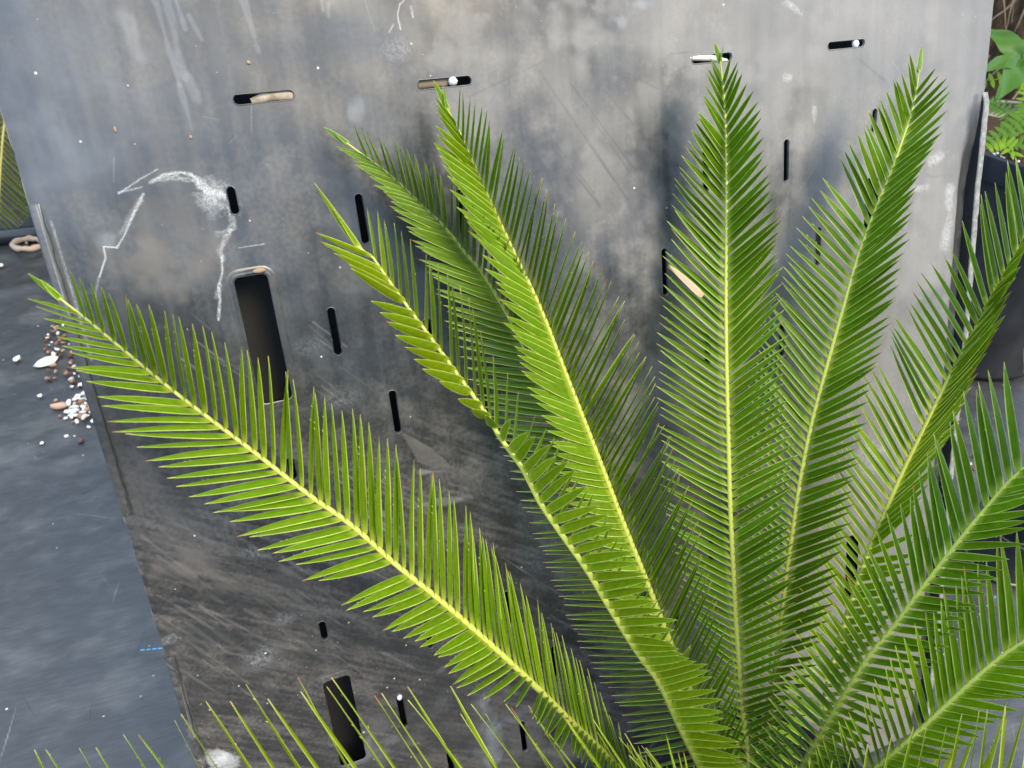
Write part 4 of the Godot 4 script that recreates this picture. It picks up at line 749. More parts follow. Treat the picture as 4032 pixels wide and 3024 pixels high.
func leaf_mesh(seed_: int, blade: Color, margin: Color, tip: Color, base: Color) -> ArrayMesh:
	# unit length along +y, unit width across x, upper face +z
	var r := RandomNumberGenerator.new()
	r.seed = seed_
	var ts := [0.0, 0.05, 0.14, 0.27, 0.42, 0.57, 0.71, 0.83, 0.92, 0.97, 1.0]
	var hw := [0.34, 0.43, 0.49, 0.50, 0.475, 0.42, 0.34, 0.235, 0.125, 0.055, 0.006]
	var sweep := r.randf_range(-0.012, 0.026)
	var bend := r.randf_range(-0.07, 0.015)
	var cup := r.randf_range(0.006, 0.016)
	var twist := r.randf_range(-0.18, 0.18)
	var tint := r.randf_range(0.86, 1.14)
	var warm := r.randf_range(0.94, 1.07)
	var v := PackedVector3Array()
	var col := PackedColorArray()
	var uv := PackedVector2Array()
	var idx := PackedInt32Array()
	var bl := Color(blade.r * tint * warm, blade.g * tint, blade.b * tint / warm)
	for i in ts.size():
		var t: float = ts[i]
		var h: float = hw[i]
		for k in 8:
			var f: float = [-1.0, -0.85, -0.78, -0.28, 0.28, 0.78, 0.85, 1.0][k]
			var x := f * h
			var z := -cup * f * f * (1.0 - t * 0.5) + bend * t * t
			z += sin(twist * t) * x * 0.11
			v.append(Vector3(x + sweep * 8.0 * t * (t - 0.25), t, z))
			uv.append(Vector2(0.5 + x, t))
			var c := bl
			if k < 2 or k > 5: c = margin
			if t < 0.13: c = c.lerp(base, 1.0 - t / 0.13)
			if t > 0.955: c = tip
			col.append(c)
	sheet(ts.size(), 8, false, idx)
	# a few short spines stand on the margins
	for k in r.randi_range(0, 3):
		var t := r.randf_range(0.45, 0.9)
		var s := 1.0 if r.randf() < 0.5 else -1.0
		var h := 0.45 * (1.0 - pow(maxf(0.0, (t - 0.55) / 0.45), 1.7))
		var o := sweep * 8.0 * t * (t - 0.25)
		var b0 := v.size()
		var z := -cup + bend * t * t
		v.append_array([Vector3(s * h * 0.95 + o, t - 0.008, z), Vector3(s * (h + 0.13) + o, t + 0.016, z + 0.006), Vector3(s * h * 0.95 + o, t + 0.008, z)])
		for q in 3:
			col.append(margin)
			uv.append(Vector2(0.5 + s * h, t))
		idx.append_array([b0, b0 + 1, b0 + 2])
	return arrays_mesh(v, idx, col, uv)

func make_leaf_kit() -> void:
	var streaks := leaf_streaks()
	# blade, margin, tip, foot: young yellow-green, mid green, deep green, grey green
	var tones := [
		[Color(0.200, 0.285, 0.008), Color(0.48, 0.52, 0.11), Color(0.50, 0.44, 0.14), Color(0.42, 0.46, 0.05)],
		[Color(0.125, 0.230, 0.006), Color(0.45, 0.52, 0.12), Color(0.46, 0.43, 0.14), Color(0.36, 0.43, 0.05)],
		[Color(0.098, 0.205, 0.007), Color(0.40, 0.48, 0.13), Color(0.42, 0.41, 0.14), Color(0.30, 0.40, 0.06)],
		[Color(0.140, 0.250, 0.026), Color(0.42, 0.50, 0.14), Color(0.42, 0.38, 0.14), Color(0.32, 0.40, 0.08)],
		[Color(0.060, 0.080, 0.016), Color(0.12, 0.13, 0.04), Color(0.20, 0.16, 0.06), Color(0.18, 0.17, 0.04)],
	]
	for k in tones.size():
		var set_ := []
		for j in 9:
			var tip: Color = tones[k][2]
			if j == 4: tip = Color(0.50, 0.16, 0.05)
			if j == 7: tip = Color(0.34, 0.20, 0.09)
			set_.append(leaf_mesh(100 + k * 20 + j, tones[k][0], tones[k][1], tip, tones[k][3]))
		leaf_meshes.append(set_)
		var m := colored([0.45, 0.42, 0.38, 0.34, 0.55][k], [0.25, 0.28, 0.32, 0.5, 0.3][k])
		m.albedo_texture = streaks
		m.backlight_enabled = true
		m.backlight = Color(0.62, 0.68, 0.16)
		leaf_mats.append(m)
	for j in 3: dead_leaf_meshes.append(leaf_mesh(300 + j, Color(0.46, 0.33, 0.21), Color(0.52, 0.38, 0.25), Color(0.30, 0.16, 0.08), Color(0.40, 0.24, 0.12)))
	rachis_mat = colored(0.45, 0.5)
	rachis_mat.backlight_enabled = true
	rachis_mat.backlight = Color(0.12, 0.13, 0.04)

func row_at(rows: Array, s: float) -> Array:
	# tip vector and face of the leaflet that stands at s along the rachis
	var n := rows.size() / 7
	var i := 0
	while i < n - 2 and rows[(i + 1) * 7] < s: i += 1
	var s0: float = rows[i * 7]
	var s1: float = rows[(i + 1) * 7]
	var t: float = clampf((s - s0) / maxf(s1 - s0, 1e-4), 0.0, 1.0)
	var d0 := Vector3(rows[i * 7 + 1], rows[i * 7 + 2], rows[i * 7 + 3])
	var d1 := Vector3(rows[i * 7 + 8], rows[i * 7 + 9], rows[i * 7 + 10])
	var n0 := Vector3(rows[i * 7 + 4], rows[i * 7 + 5], rows[i * 7 + 6])
	var n1 := Vector3(rows[i * 7 + 11], rows[i * 7 + 12], rows[i * 7 + 13])
	return [d0.lerp(d1, t), n0.lerp(n1, t)]

func build_frond(f: Dictionary, plant: Node3D, thick := 1.0) -> Node3D:
	var raw: Array = f.rachis
	var pts := PackedVector3Array()
	for i in range(0, raw.size(), 3): pts.append(Vector3(raw[i], raw[i + 1], raw[i + 2]))
	# even stations along the curve
	var dense := PackedVector3Array()
	for k in 241: dense.append(spline(pts, k / 240.0))
	var run := PackedFloat32Array([0.0])
	for k in 240: run.append(run[k] + dense[k].distance_to(dense[k + 1]))
	var total := run[240]
	var frond := Node3D.new()
	frond.name = "frond"
	plant.add_child(frond, true)
	var home := pts[0]
	frond.position = home - plant.position
	var stations := 44
	var line := PackedVector3Array()
	var rad := PackedFloat32Array()
	var col := PackedColorArray()
	var tone: int = f.tone
	var young := Color(0.43, 0.46, 0.085) if tone != 4 else Color(0.26, 0.24, 0.05)
	var old := Color(0.13, 0.17, 0.028) if tone != 4 else Color(0.18, 0.15, 0.05)
	var k := 0
	for q in stations:
		var s := q / (stations - 1.0)
		while k < 239 and run[k + 1] < s * total: k += 1
		var t := (s * total - run[k]) / maxf(run[k + 1] - run[k], 1e-6)
		line.append(dense[k].lerp(dense[k + 1], clampf(t, 0, 1)) - home)
		rad.append(thick * (0.0009 + 0.0043 * pow(1.0 - s, 0.75)))
		col.append(old.lerp(young, smoothstep(0.12, 0.55, s)))
	put("rachis", tube(line, rad, 8, col, 0.8), rachis_mat, frond)
	var n: int = f.n
	for side in ["near", "far"]:
		var rows: Array = f[side]
		var first: float = minf(0.09, rows[0])
		for j in n:
			var s: float = lerpf(first, 0.985, (j + (0.5 if side == "near" else 0.0)) / n)
			s += rng.randf_range(-0.10, 0.10) / n
			var q: float = clampf(s, 0.0, 0.999) * (stations - 1)
			var i := int(q)
			var at_ := line[i].lerp(line[i + 1], q - i)
			var got := row_at(rows, s)
			var d: Vector3 = got[0]
			var face: Vector3 = got[1]
			var length := d.length() * rng.randf_range(1.0, 1.08)
			var dir := (d.normalized() + Vector3(rng.randfn(), rng.randfn(), rng.randfn()) * 0.016).normalized()
			face = (face + Vector3(rng.randfn(), rng.randfn(), rng.randfn()) * 0.08)
			face = (face - dir * face.dot(dir)).normalized()
			var across := dir.cross(face)
			var width: float = minf(0.0110, 0.135 * length) * rng.randf_range(0.94, 1.06) * f.get("wide", 1.0)
			if s > 0.9: width *= lerpf(1.0, 0.7, (s - 0.9) / 0.1)
			if side == "far": across = -across; face = -face
			if f.get("flip", false): face = -face; across = -across
			var xf := Transform3D(Basis(across * width, dir * length, across.cross(dir) * length), at_ + dir * rad[i] * 0.4)
			if rng.randf() < 0.006: continue
			var pick := rng.randi_range(0, 8)
			if pick == 4 and rng.randf() < 0.6: pick = 3
			put("leaflet", leaf_meshes[tone][pick], leaf_mats[tone], frond, xf)
	# the last leaflets carry on in the line of the rachis
	var ends: Array = f.get("ends", [])
	for j in range(0, ends.size(), 3):
		var d := Vector3(ends[j], ends[j + 1], ends[j + 2])
		var face := (Vector3(0.1, 0.45, 0.9) - d.normalized() * d.normalized().dot(Vector3(0.1, 0.45, 0.9))).normalized().rotated(d.normalized(), 0.7 if j else -0.5)
		var across := d.normalized().cross(face)
		put("leaflet", leaf_meshes[tone][1 if j else 2], leaf_mats[tone], frond, Transform3D(Basis(across * 0.0065, d, face * d.length()), line[stations - 1] - d * 0.06))
	return frond

# ---------------------------------------------------------------- ground

func cloth_texture() -> ImageTexture:
	# black woven cloth: fine thread lines, washed-out dust, scuffs and lime specks; 3.2 m of cloth to a side
	var size := 1536
	var img := Image.create(size, size, false, Image.FORMAT_RGB8)
	var coarse := noise(43, 0.004, 4)
	var mid := noise(44, 0.03, 4)
	var weave := noise(45, 0.5, 2)
	var mud := noise(46, 0.012, 4)
	for y in size:
		for x in size:
			var a := mid.get_noise_2d(x * 0.6, y)
			var b := mud.get_noise_2d(x, y)
			var c := coarse.get_noise_2d(x * 0.6, y * 1.5)
			var w := weave.get_noise_2d(x * 0.06, y)
			var k := 0.017 + 0.012 * maxf(0.0, a) + 0.010 * w
			var d := clampf(0.42 * smoothstep(-0.15, 0.85, c + 0.5 * b + 0.5 * a), 0.0, 1.0) * (0.8 + 0.4 * w)
			img.set_pixel(x, y, Color(lerpf(k, 0.105, d), lerpf(k * 1.04, 0.102, d), lerpf(k * 1.15, 0.098, d)).linear_to_srgb())
	var r := RandomNumberGenerator.new()
	r.seed = 12
	for q in 240:
		# scuffs, dark and pale
		var p := Vector2(r.randf() * size, r.randf() * size)
		var dir := Vector2.from_angle(r.randfn() * 0.5 + (1.9 if r.randf() < 0.6 else 0.2))
		var l := r.randf_range(8.0, 60.0)
		var pale := r.randf() < 0.45
		var bend := r.randf_range(-0.008, 0.008)
		var s := r.randf_range(0.3, 0.85)
		for k in int(l):
			var o := Vector2i(int(p.x) % size, int(p.y) % size)
			if o.x < 0: o.x += size
			if o.y < 0: o.y += size
			img.set_pixelv(o, img.get_pixelv(o).lerp(Color(0.46, 0.47, 0.49) if pale else Color(0.04, 0.04, 0.05), s * (1.0 - absf(2.0 * k / l - 1.0) * 0.7)))
			p += dir
			dir = dir.rotated(bend)
	for q in 420:
		var p := Vector2i(r.randi() % (size - 3), r.randi() % (size - 3))
		var br := r.randf_range(0.45, 0.9)
		for dx in r.randi_range(1, 2):
			for dy in r.randi_range(1, 2): img.set_pixel(p.x + dx, p.y + dy, Color(br, br, br))
	return ImageTexture.create_from_image(img)

func build_ground() -> void:
	var v := PackedVector3Array()
	var uv := PackedVector2Array()
	var idx := PackedInt32Array()
	var xs := PackedFloat32Array()
	var zs := PackedFloat32Array()
	for i in 78: xs.append(-1.50 + i * 0.022)
	for i in 60: xs.append(0.25 + i * 0.045)
	for i in 134: zs.append(-3.5 + i * 0.022)
	for i in 30: zs.append(-0.54 + i * 0.06)
	xs.insert(0, -60.0); xs.insert(1, -8.0); xs.insert(2, -3.0); xs.append(4.0); xs.append(9.0); xs.append(60.0)
	zs.insert(0, -60.0); zs.insert(1, -9.0); zs.insert(2, -4.5); zs.append(4.0); zs.append(60.0)
	var soft := noise(31, 1.6, 3)
	var fold := noise(32, 2.4, 2)
	var crease := noise(33, 5.0, 2, FastNoiseLite.TYPE_SIMPLEX)
	crease.fractal_type = FastNoiseLite.FRACTAL_RIDGED
	for z in zs:
		for x in xs:
			var y := 0.004 * soft.get_noise_2d(x, z) + 0.0025 * fold.get_noise_2d(x * 0.5, z * 1.9) + 0.0009 * crease.get_noise_2d(x * 1.6 + z * 0.5, z * 0.55 - x * 0.3)
			# the cloth is rucked into low ridges that cross the view on the left
			for ridge in [[-2.78, 0.014, 0.025], [-1.90, 0.008, 0.03], [-1.80, 0.006, 0.025], [-3.02, 0.012, 0.03]]:
				var dz: float = z - ridge[0] - 0.06 * soft.get_noise_2d(x * 1.3, ridge[0] * 9.0)
				if x < 0.2: y += ridge[1] * exp(-dz * dz / (ridge[2] * ridge[2])) * smoothstep(0.2, -0.1, x)
			if x < -2.0 or x > 3.5 or z < -4.0 or z > 3.0: y = 0.0
			v.append(Vector3(x, y - 0.012, z))
			uv.append(Vector2(x, z) / 3.2)
	sheet(zs.size(), xs.size(), false, idx)
	var m := StandardMaterial3D.new()
	m.albedo_texture = cloth_texture()
	m.roughness = 0.55
	m.metallic_specular = 0.6
	m.normal_enabled = true
	m.normal_texture = bumps(42, 0.05, 4.0, 1024)
	m.normal_scale = 0.14
	m.cull_mode = BaseMaterial3D.CULL_DISABLED
	var g := put("ground", arrays_mesh(v, idx, PackedColorArray(), uv), m, self)
	tag(g, "black woven ground cloth with low rucked folds under the panel", "ground cloth", "", "structure")
	# blue marker threads woven into the cloth
	var blue := plain(Color(0.10, 0.30, 0.50), 0.6)
	for run in [[Vector3(-0.35, 0.006, -1.11), Vector3(-0.27, 0.006, -1.09), 7], [Vector3(1.16, 0.006, -0.475), Vector3(1.62, 0.006, -0.62), 26]]:
		var a: Vector3 = run[0]
		var b: Vector3 = run[1]
		for k in run[2]:
			var p := a.lerp(b, (k + 0.5) / float(run[2]))
			var bm := BoxMesh.new()
			bm.size = Vector3(0.009, 0.0012, 0.0022)
			put("marker_stitch", bm, blue, g, Transform3D(Basis(Vector3.UP, -atan2(b.z - a.z, b.x - a.x)), p))

# ---------------------------------------------------------------- the leaning panel

func on_panel(u: float, w: float, off := 0.0) -> Vector3:
	return Vector3(u, w * cos(LEAN) + off * sin(LEAN), -w * sin(LEAN) + off * cos(LEAN)) + PANEL_ORIGIN

func panel_basis() -> Basis:
	return Basis(Vector3.RIGHT, Vector3(0, cos(LEAN), -sin(LEAN)), Vector3(0, sin(LEAN), cos(LEAN)))

func panel_texture() -> Array:
	var n := TEX_W * TEX_H
	var cr := PackedFloat32Array(); cr.resize(n)
	var cg := PackedFloat32Array(); cg.resize(n)
	var cb := PackedFloat32Array(); cb.resize(n)
	var ro := PackedFloat32Array(); ro.resize(n)
	var coarse := noise(51, 0.0042, 4).get_image(TEX_W, TEX_H).get_data()
	var mid := noise(52, 0.016, 4).get_image(TEX_W, TEX_H).get_data()
	var fine := noise(53, 0.11, 3).get_image(TEX_W, TEX_H).get_data()
	var grain := noise(54, 0.45, 2).get_image(TEX_W, TEX_H).get_data()
	var rub := noise(55, 0.02, 4)
	var span_u := PANEL_RIGHT - PANEL_LEFT
	var span_w := PANEL_TOP - PANEL_FOOT
	for y in TEX_H:
		var w := PANEL_TOP - span_w * (y + 0.5) / TEX_H
		for x in TEX_W:
			var i := y * TEX_W + x
			var u := PANEL_LEFT + span_u * (x + 0.5) / TEX_W
			var a := coarse[i] / 255.0
			var b := mid[i] / 255.0
			var c := fine[i] / 255.0
			var g := grain[i] / 255.0
			# rubbed streaks: upright in the top half, slanting down to the right lower down
			var slant := smoothstep(0.10, -0.12, w + 0.10 * (a - 0.5))
			var st := 0.0
			var scour := 0.0
			if slant < 1.0: st = rub.get_noise_2d(x * 1.6, y * 0.10) * (1.0 - slant)
			if slant > 0.0:
				scour = slant * (rub.get_noise_2d((x * 0.80 + y * 0.60) * 0.12 + 50.0, (x * 0.60 - y * 0.80) * 0.9) + 0.8 * rub.get_noise_2d((x * 0.84 + y * 0.54) * 0.35, (x * 0.54 - y * 0.84) * 4.2 + 200.0) + 0.5 * (g - 0.5))
				st += scour * 0.5
			var dust := 0.022 + 0.06 * (b - 0.45) + 0.075 * st + 0.045 * (c - 0.5)
			# pale film of dried mud lies thick on the right, in lobes
			var lobe := u * 1.5 - 0.12 + (a - 0.5) * 0.7 + (b - 0.5) * 0.3
			dust += 0.31 * smoothstep(-0.25, 0.85, lobe) * (0.86 + 0.16 * b + 0.12 * c)
			dust += 0.05 * smoothstep(0.45, 0.80, a + (b - 0.5) * 0.5) * (0.5 + c)
			dust = clampf(dust * (0.86 + 0.28 * g), 0.0, 1.0)
			# brown soil in the lower half, broken up
			var soil := clampf((0.12 + 0.55 * smoothstep(-0.35, 0.85, scour + (b - 0.45) * 0.6)) * slant * smoothstep(0.42, 0.10, u + (a - 0.5) * 0.5) * (0.25 + 1.5 * c) * (0.75 + 0.5 * g) * 0.62, 0.0, 1.0)
			var r := lerpf(0.017, 0.35, dust)
			var gg := lerpf(0.0183, 0.33, dust)
			var bb := lerpf(0.0215, 0.308, dust)
			r = lerpf(r, 0.135, soil); gg = lerpf(gg, 0.115, soil); bb = lerpf(bb, 0.100, soil)
			cr[i] = r; cg[i] = gg; cb[i] = bb
			ro[i] = 0.31 + 0.6 * dust + 0.3 * soil + 0.06 * (c - 0.5)
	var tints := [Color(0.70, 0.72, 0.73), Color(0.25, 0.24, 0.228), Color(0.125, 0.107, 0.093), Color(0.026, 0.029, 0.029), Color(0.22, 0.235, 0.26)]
	var per_u := TEX_W / span_u
	var per_w := TEX_H / span_w
	for m in MARKS:
		var kind: int = m[0]
		var t: Color
		var lo := Vector2(1e9, 1e9)
		var hi := Vector2(-1e9, -1e9)
		var pp := PackedVector2Array()
		var reach := 0.0
		var alpha := 0.0
		var rag := 0.0
		var chalk: bool = int(m[2] if kind == 0 else m[6]) == 0
		if kind == 0:
			reach = m[1] * (0.34 if chalk else 0.5) * per_u + 0.6
			t = tints[int(m[2])]
			alpha = m[3] * (0.55 if chalk else 1.0)
			rag = m[4]
			for k in range(5, m.size(), 2): pp.append(Vector2((m[k] - PANEL_LEFT) * per_u, (PANEL_TOP - m[k + 1]) * per_w))
			for p in pp:
				lo = lo.min(p)
				hi = hi.max(p)
			lo -= Vector2.ONE * reach * 1.7
			hi += Vector2.ONE * reach * 1.7
		else:
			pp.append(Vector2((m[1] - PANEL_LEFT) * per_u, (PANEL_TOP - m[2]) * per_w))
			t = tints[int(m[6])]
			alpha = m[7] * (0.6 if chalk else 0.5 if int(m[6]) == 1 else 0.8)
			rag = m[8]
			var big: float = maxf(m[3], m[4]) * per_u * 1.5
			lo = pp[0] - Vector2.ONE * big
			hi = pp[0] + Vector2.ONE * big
		for y in range(maxi(0, int(lo.y)), mini(TEX_H - 1, int(hi.y)) + 1):
			for x in range(maxi(0, int(lo.x)), mini(TEX_W - 1, int(hi.x)) + 1):
				var p := Vector2(x, y)
				var e := 9.0
				if kind == 0:
					for k in pp.size() - 1:
						e = minf(e, p.distance_to(Geometry2D.get_closest_point_to_segment(p, pp[k], pp[k + 1])) / reach)
				else:
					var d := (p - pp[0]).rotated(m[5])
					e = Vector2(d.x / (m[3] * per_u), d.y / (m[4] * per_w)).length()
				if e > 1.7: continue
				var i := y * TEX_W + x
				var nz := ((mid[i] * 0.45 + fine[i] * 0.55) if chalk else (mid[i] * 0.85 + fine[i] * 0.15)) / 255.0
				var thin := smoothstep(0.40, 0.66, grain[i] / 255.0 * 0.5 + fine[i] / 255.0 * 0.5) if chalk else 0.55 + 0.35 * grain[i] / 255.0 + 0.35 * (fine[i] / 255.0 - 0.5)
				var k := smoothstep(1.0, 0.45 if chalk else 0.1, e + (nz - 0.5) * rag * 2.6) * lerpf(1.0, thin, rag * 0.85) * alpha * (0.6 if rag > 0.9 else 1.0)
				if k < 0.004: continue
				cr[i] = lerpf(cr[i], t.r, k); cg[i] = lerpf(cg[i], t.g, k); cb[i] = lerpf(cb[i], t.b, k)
				ro[i] = lerpf(ro[i], 0.42 if int(m[2] if kind == 0 else m[6]) >= 3 else 0.8, k)
	# flecks of lime and perlite dust
	var r2 := RandomNumberGenerator.new()
	r2.seed = 77
	for q in 560:
		var p := Vector2(r2.randf() * TEX_W, r2.randf() * TEX_H)
		if q > 300: p = Vector2(p.x * 0.4, TEX_H * (0.55 + 0.35 * p.y / TEX_H))
		var rr := 0.25 + 1.2 * pow(r2.randf(), 5.0)
		var br := r2.randf_range(0.35, 0.8)
		var tan_ := r2.randf() < 0.12
		for y in range(maxi(0, int(p.y - 3)), mini(TEX_H, int(p.y + 4))):
			for x in range(maxi(0, int(p.x - 3)), mini(TEX_W, int(p.x + 4))):
				var k := clampf(rr + 0.5 - Vector2(x + 0.5, y + 0.5).distance_to(p), 0.0, 1.0)
				if k > 0.0:
					var i := y * TEX_W + x
					cr[i] = lerpf(cr[i], br, k); cg[i] = lerpf(cg[i], br * (0.7 if tan_ else 1.0), k); cb[i] = lerpf(cb[i], br * (0.5 if tan_ else 1.0), k)
	var lut := PackedByteArray()
	for k in 1025: lut.append(clampi(roundi(Color(k / 1024.0, 0, 0).linear_to_srgb().r * 255.0), 0, 255))
	var bytes := PackedByteArray(); bytes.resize(n * 3)
	var rough := PackedByteArray(); rough.resize(n)
	for i in n:
		bytes[i * 3] = lut[clampi(int(cr[i] * 1024.0), 0, 1024)]
		bytes[i * 3 + 1] = lut[clampi(int(cg[i] * 1024.0), 0, 1024)]
		bytes[i * 3 + 2] = lut[clampi(int(cb[i] * 1024.0), 0, 1024)]
		rough[i] = clampi(int(ro[i] * 255.0), 0, 255)
	var img := Image.create_from_data(TEX_W, TEX_H, false, Image.FORMAT_RGB8, bytes)
	var img2 := Image.create_from_data(TEX_W, TEX_H, false, Image.FORMAT_L8, rough)
	return [ImageTexture.create_from_image(img), ImageTexture.create_from_image(img2)]

func panel_height(u: float, w: float, nz: FastNoiseLite) -> float:
	# the sheet has warped: a slow bow and soft dents
	return 0.004 * nz.get_noise_2d(u, w) + 0.0012 * nz.get_noise_2d(u * 4.0 + 9.0, w * 4.0)

func capsule(cx: float, cy: float, half: float, upright: bool, r: float) -> PackedVector2Array:
	var p := PackedVector2Array()
	for k in 14:
		var a := TAU * (k + 0.5) / 14.0
		var q := Vector2(cos(a), sin(a)) * r
		if upright: q.y += (half - r) * signf(q.y)
		else: q.x += (half - r) * signf(q.x)
		p.append(Vector2(cx, cy) + q)
	return p

func rounded(l: float, r: float, b: float, t: float, rad: float) -> PackedVector2Array:
	var p := PackedVector2Array()
	for corner in [[r - rad, t - rad, 0.0], [l + rad, t - rad, 0.25], [l + rad, b + rad, 0.5], [r - rad, b + rad, 0.75]]:
		for k in 5:
			var a: float = TAU * (corner[2] + k / 16.0)
			p.append(Vector2(corner[0] + cos(a) * rad, corner[1] + sin(a) * rad))
	return p

func build_panel() -> void:
	var tex := panel_texture()
	var m := StandardMaterial3D.new()
	m.albedo_texture = tex[0]
	m.roughness = 1.0
	m.roughness_texture = tex[1]
	m.metallic_specular = 1.0
	m.cull_mode = BaseMaterial3D.CULL_DISABLED
	var nz := noise(61, 2.2, 2)
	var panel := thing("plastic_panel", "large scuffed black plastic sheet with slots leaning behind the cycad", "panel", on_panel(0.155, PANEL_FOOT))
	var frame := Transform3D(panel_basis(), PANEL_ORIGIN - panel.position)
	var holes := []
	for s in SLOTS: holes.append(capsule(s[0], s[1], s[2], s[3], 0.0046 if s[3] else 0.0050))
	for o in OPENINGS: holes.append(rounded(o[0], o[1], o[2], o[3], 0.006))
	# the right edge turns into a gutter and a lip below w = 0.29
	var gut := 0.752
	var outline := PackedVector2Array([Vector2(PANEL_LEFT, PANEL_FOOT), Vector2(gut, PANEL_FOOT), Vector2(gut, 0.288), Vector2(0.7915, 0.288), Vector2(0.7895, PANEL_TOP), Vector2(PANEL_LEFT, PANEL_TOP)])
	# nicks along the left edge
	var r := RandomNumberGenerator.new()
	r.seed = 8
	var w := PANEL_TOP - 0.02
	var nick := PackedVector2Array()
	while w > PANEL_FOOT + 0.03:
		nick.append(Vector2(PANEL_LEFT + r.randf_range(-0.0008, 0.0010), w))
		w -= r.randf_range(0.006, 0.022)
	outline.append_array(nick)
	var v := PackedVector3Array()
	var nor := PackedVector3Array()
	var uv := PackedVector2Array()
	var idx := PackedInt32Array()
	var step := 0.022
	var thick := 0.0035
	var nu := int(ceil((PANEL_RIGHT - PANEL_LEFT + 0.01) / step))
	var nw := int(ceil((PANEL_TOP - PANEL_FOOT) / step))
	for i in nu:
		for j in nw:
			var u0 := PANEL_LEFT - 0.005 + i * step
			var w0 := PANEL_FOOT + j * step
			var cell := PackedVector2Array([Vector2(u0, w0), Vector2(u0 + step, w0), Vector2(u0 + step, w0 + step), Vector2(u0, w0 + step)])
			var parts := [cell]
			if i == 0 or i >= nu - 3 or j == 0 or j >= nw - 2: parts = Geometry2D.intersect_polygons(cell, outline)
			var box := Rect2(u0, w0, step, step)
			for h in holes:
				var near := false
				var hb := Rect2(h[0], Vector2.ZERO)
				for p in h: hb = hb.expand(p)
				near = hb.intersects(box)
				if near:
					var left := []
					for poly in parts: left.append_array(Geometry2D.clip_polygons(poly, h))
					parts = left
			for poly: PackedVector2Array in parts:
				var tri := Geometry2D.triangulate_polygon(poly)
				var cw := not Geometry2D.is_polygon_clockwise(poly)
				for back in 2:
					var b0 := v.size()
					for p in poly:
						var hgt := panel_height(p.x, p.y, nz)
						var e := 0.004
						var gx := (panel_height(p.x + e, p.y, nz) - panel_height(p.x - e, p.y, nz)) / (2.0 * e)
						var gy := (panel_height(p.x, p.y + e, nz) - panel_height(p.x, p.y - e, nz)) / (2.0 * e)
						v.append(Vector3(p.x, p.y, hgt - thick * back))
						var n := Vector3(-gx, -gy, 1.0).normalized()
						nor.append(n if back == 0 else -n)
						uv.append(Vector2((p.x - PANEL_LEFT) / (PANEL_RIGHT - PANEL_LEFT), (PANEL_TOP - p.y) / (PANEL_TOP - PANEL_FOOT)))
					for k in range(0, tri.size(), 3):
						var a := poly[tri[k]]
						var ccw: bool = (poly[tri[k + 1]] - a).cross(poly[tri[k + 2]] - a) > 0.0
						if ccw == (back == 0): idx.append_array([b0 + tri[k], b0 + tri[k + 2], b0 + tri[k + 1]])
						else: idx.append_array([b0 + tri[k], b0 + tri[k + 1], b0 + tri[k + 2]])
	# cut faces of the outline and of every opening
	var loops := holes.duplicate()
	loops.append(outline)
	for loop: PackedVector2Array in loops:
		for k in loop.size():
			var a: Vector2 = loop[k]
			var b: Vector2 = loop[(k + 1) % loop.size()]
			var parts := maxi(1, int(a.distance_to(b) / 0.03))
			for q in parts:
				var p0 := a.lerp(b, q / float(parts))
				var p1 := a.lerp(b, (q + 1.0) / parts)
				var n := Vector3(p1.y - p0.y, p0.x - p1.x, 0).normalized()
				var b0 := v.size()
				for p in [p0, p1]:
					var hgt := panel_height(p.x, p.y, nz)
					for dz in [0.0, -thick]:
						v.append(Vector3(p.x, p.y, hgt + dz))
						nor.append(n)
						uv.append(Vector2((p.x - PANEL_LEFT) / (PANEL_RIGHT - PANEL_LEFT), (PANEL_TOP - p.y) / (PANEL_TOP - PANEL_FOOT)))
				idx.append_array([b0, b0 + 1, b0 + 2, b0 + 2, b0 + 1, b0 + 3])
	var arr := []
	arr.resize(Mesh.ARRAY_MAX)
	arr[Mesh.ARRAY_VERTEX] = v
	arr[Mesh.ARRAY_NORMAL] = nor
	arr[Mesh.ARRAY_TEX_UV] = uv
	arr[Mesh.ARRAY_INDEX] = idx
	var mesh := ArrayMesh.new()
	mesh.add_surface_from_arrays(Mesh.PRIMITIVE_TRIANGLES, arr)
	put("sheet", mesh, m, panel, frame)
	# every slot was punched: a worn chamfer runs round its mouth
	for s in SLOTS:
		var v4 := PackedVector3Array()
		var i4 := PackedInt32Array()
		var uv4 := PackedVector2Array()
		var rr := 0.0046 if s[3] else 0.0050
		for g in [[0.0011, 0.00015], [0.0006, 0.0007], [0.0, 0.0005], [-0.0005, -0.0010], [-0.0006, -0.0036]]:
			for q in capsule(s[0], s[1], s[2] + g[0], s[3], rr + g[0]):
				v4.append(Vector3(q.x, q.y, panel_height(q.x, q.y, nz) + g[1]))
				uv4.append(Vector2((q.x - PANEL_LEFT) / (PANEL_RIGHT - PANEL_LEFT) + 0.004, (PANEL_TOP - q.y) / (PANEL_TOP - PANEL_FOOT)))
		sheet(5, 14, true, i4)
		put("slot_rim", arrays_mesh(v4, i4, PackedColorArray(), uv4), m, panel, frame)
	# raised rims moulded round the two big openings on the left
	for o in OPENINGS.slice(0, 2):
		var v2 := PackedVector3Array()
		var i2 := PackedInt32Array()
		var uv2 := PackedVector2Array()
		var rings := [[0.0005, 0.0004], [0.0014, 0.0009], [0.0032, 0.0010], [0.0048, 0.0005], [0.0060, 0.0009], [0.0076, 0.0006], [0.0092, 0.0002]]
		for g in rings:
			var p: PackedVector2Array = rounded(o[0] - g[0], o[1] + g[0], o[2] - g[0], o[3] + g[0], 0.006 + g[0])
			for q in p:
				v2.append(Vector3(q.x, q.y, panel_height(q.x, q.y, nz) + g[1]))
				uv2.append(Vector2((q.x - PANEL_LEFT) / (PANEL_RIGHT - PANEL_LEFT), (PANEL_TOP - q.y) / (PANEL_TOP - PANEL_FOOT)))
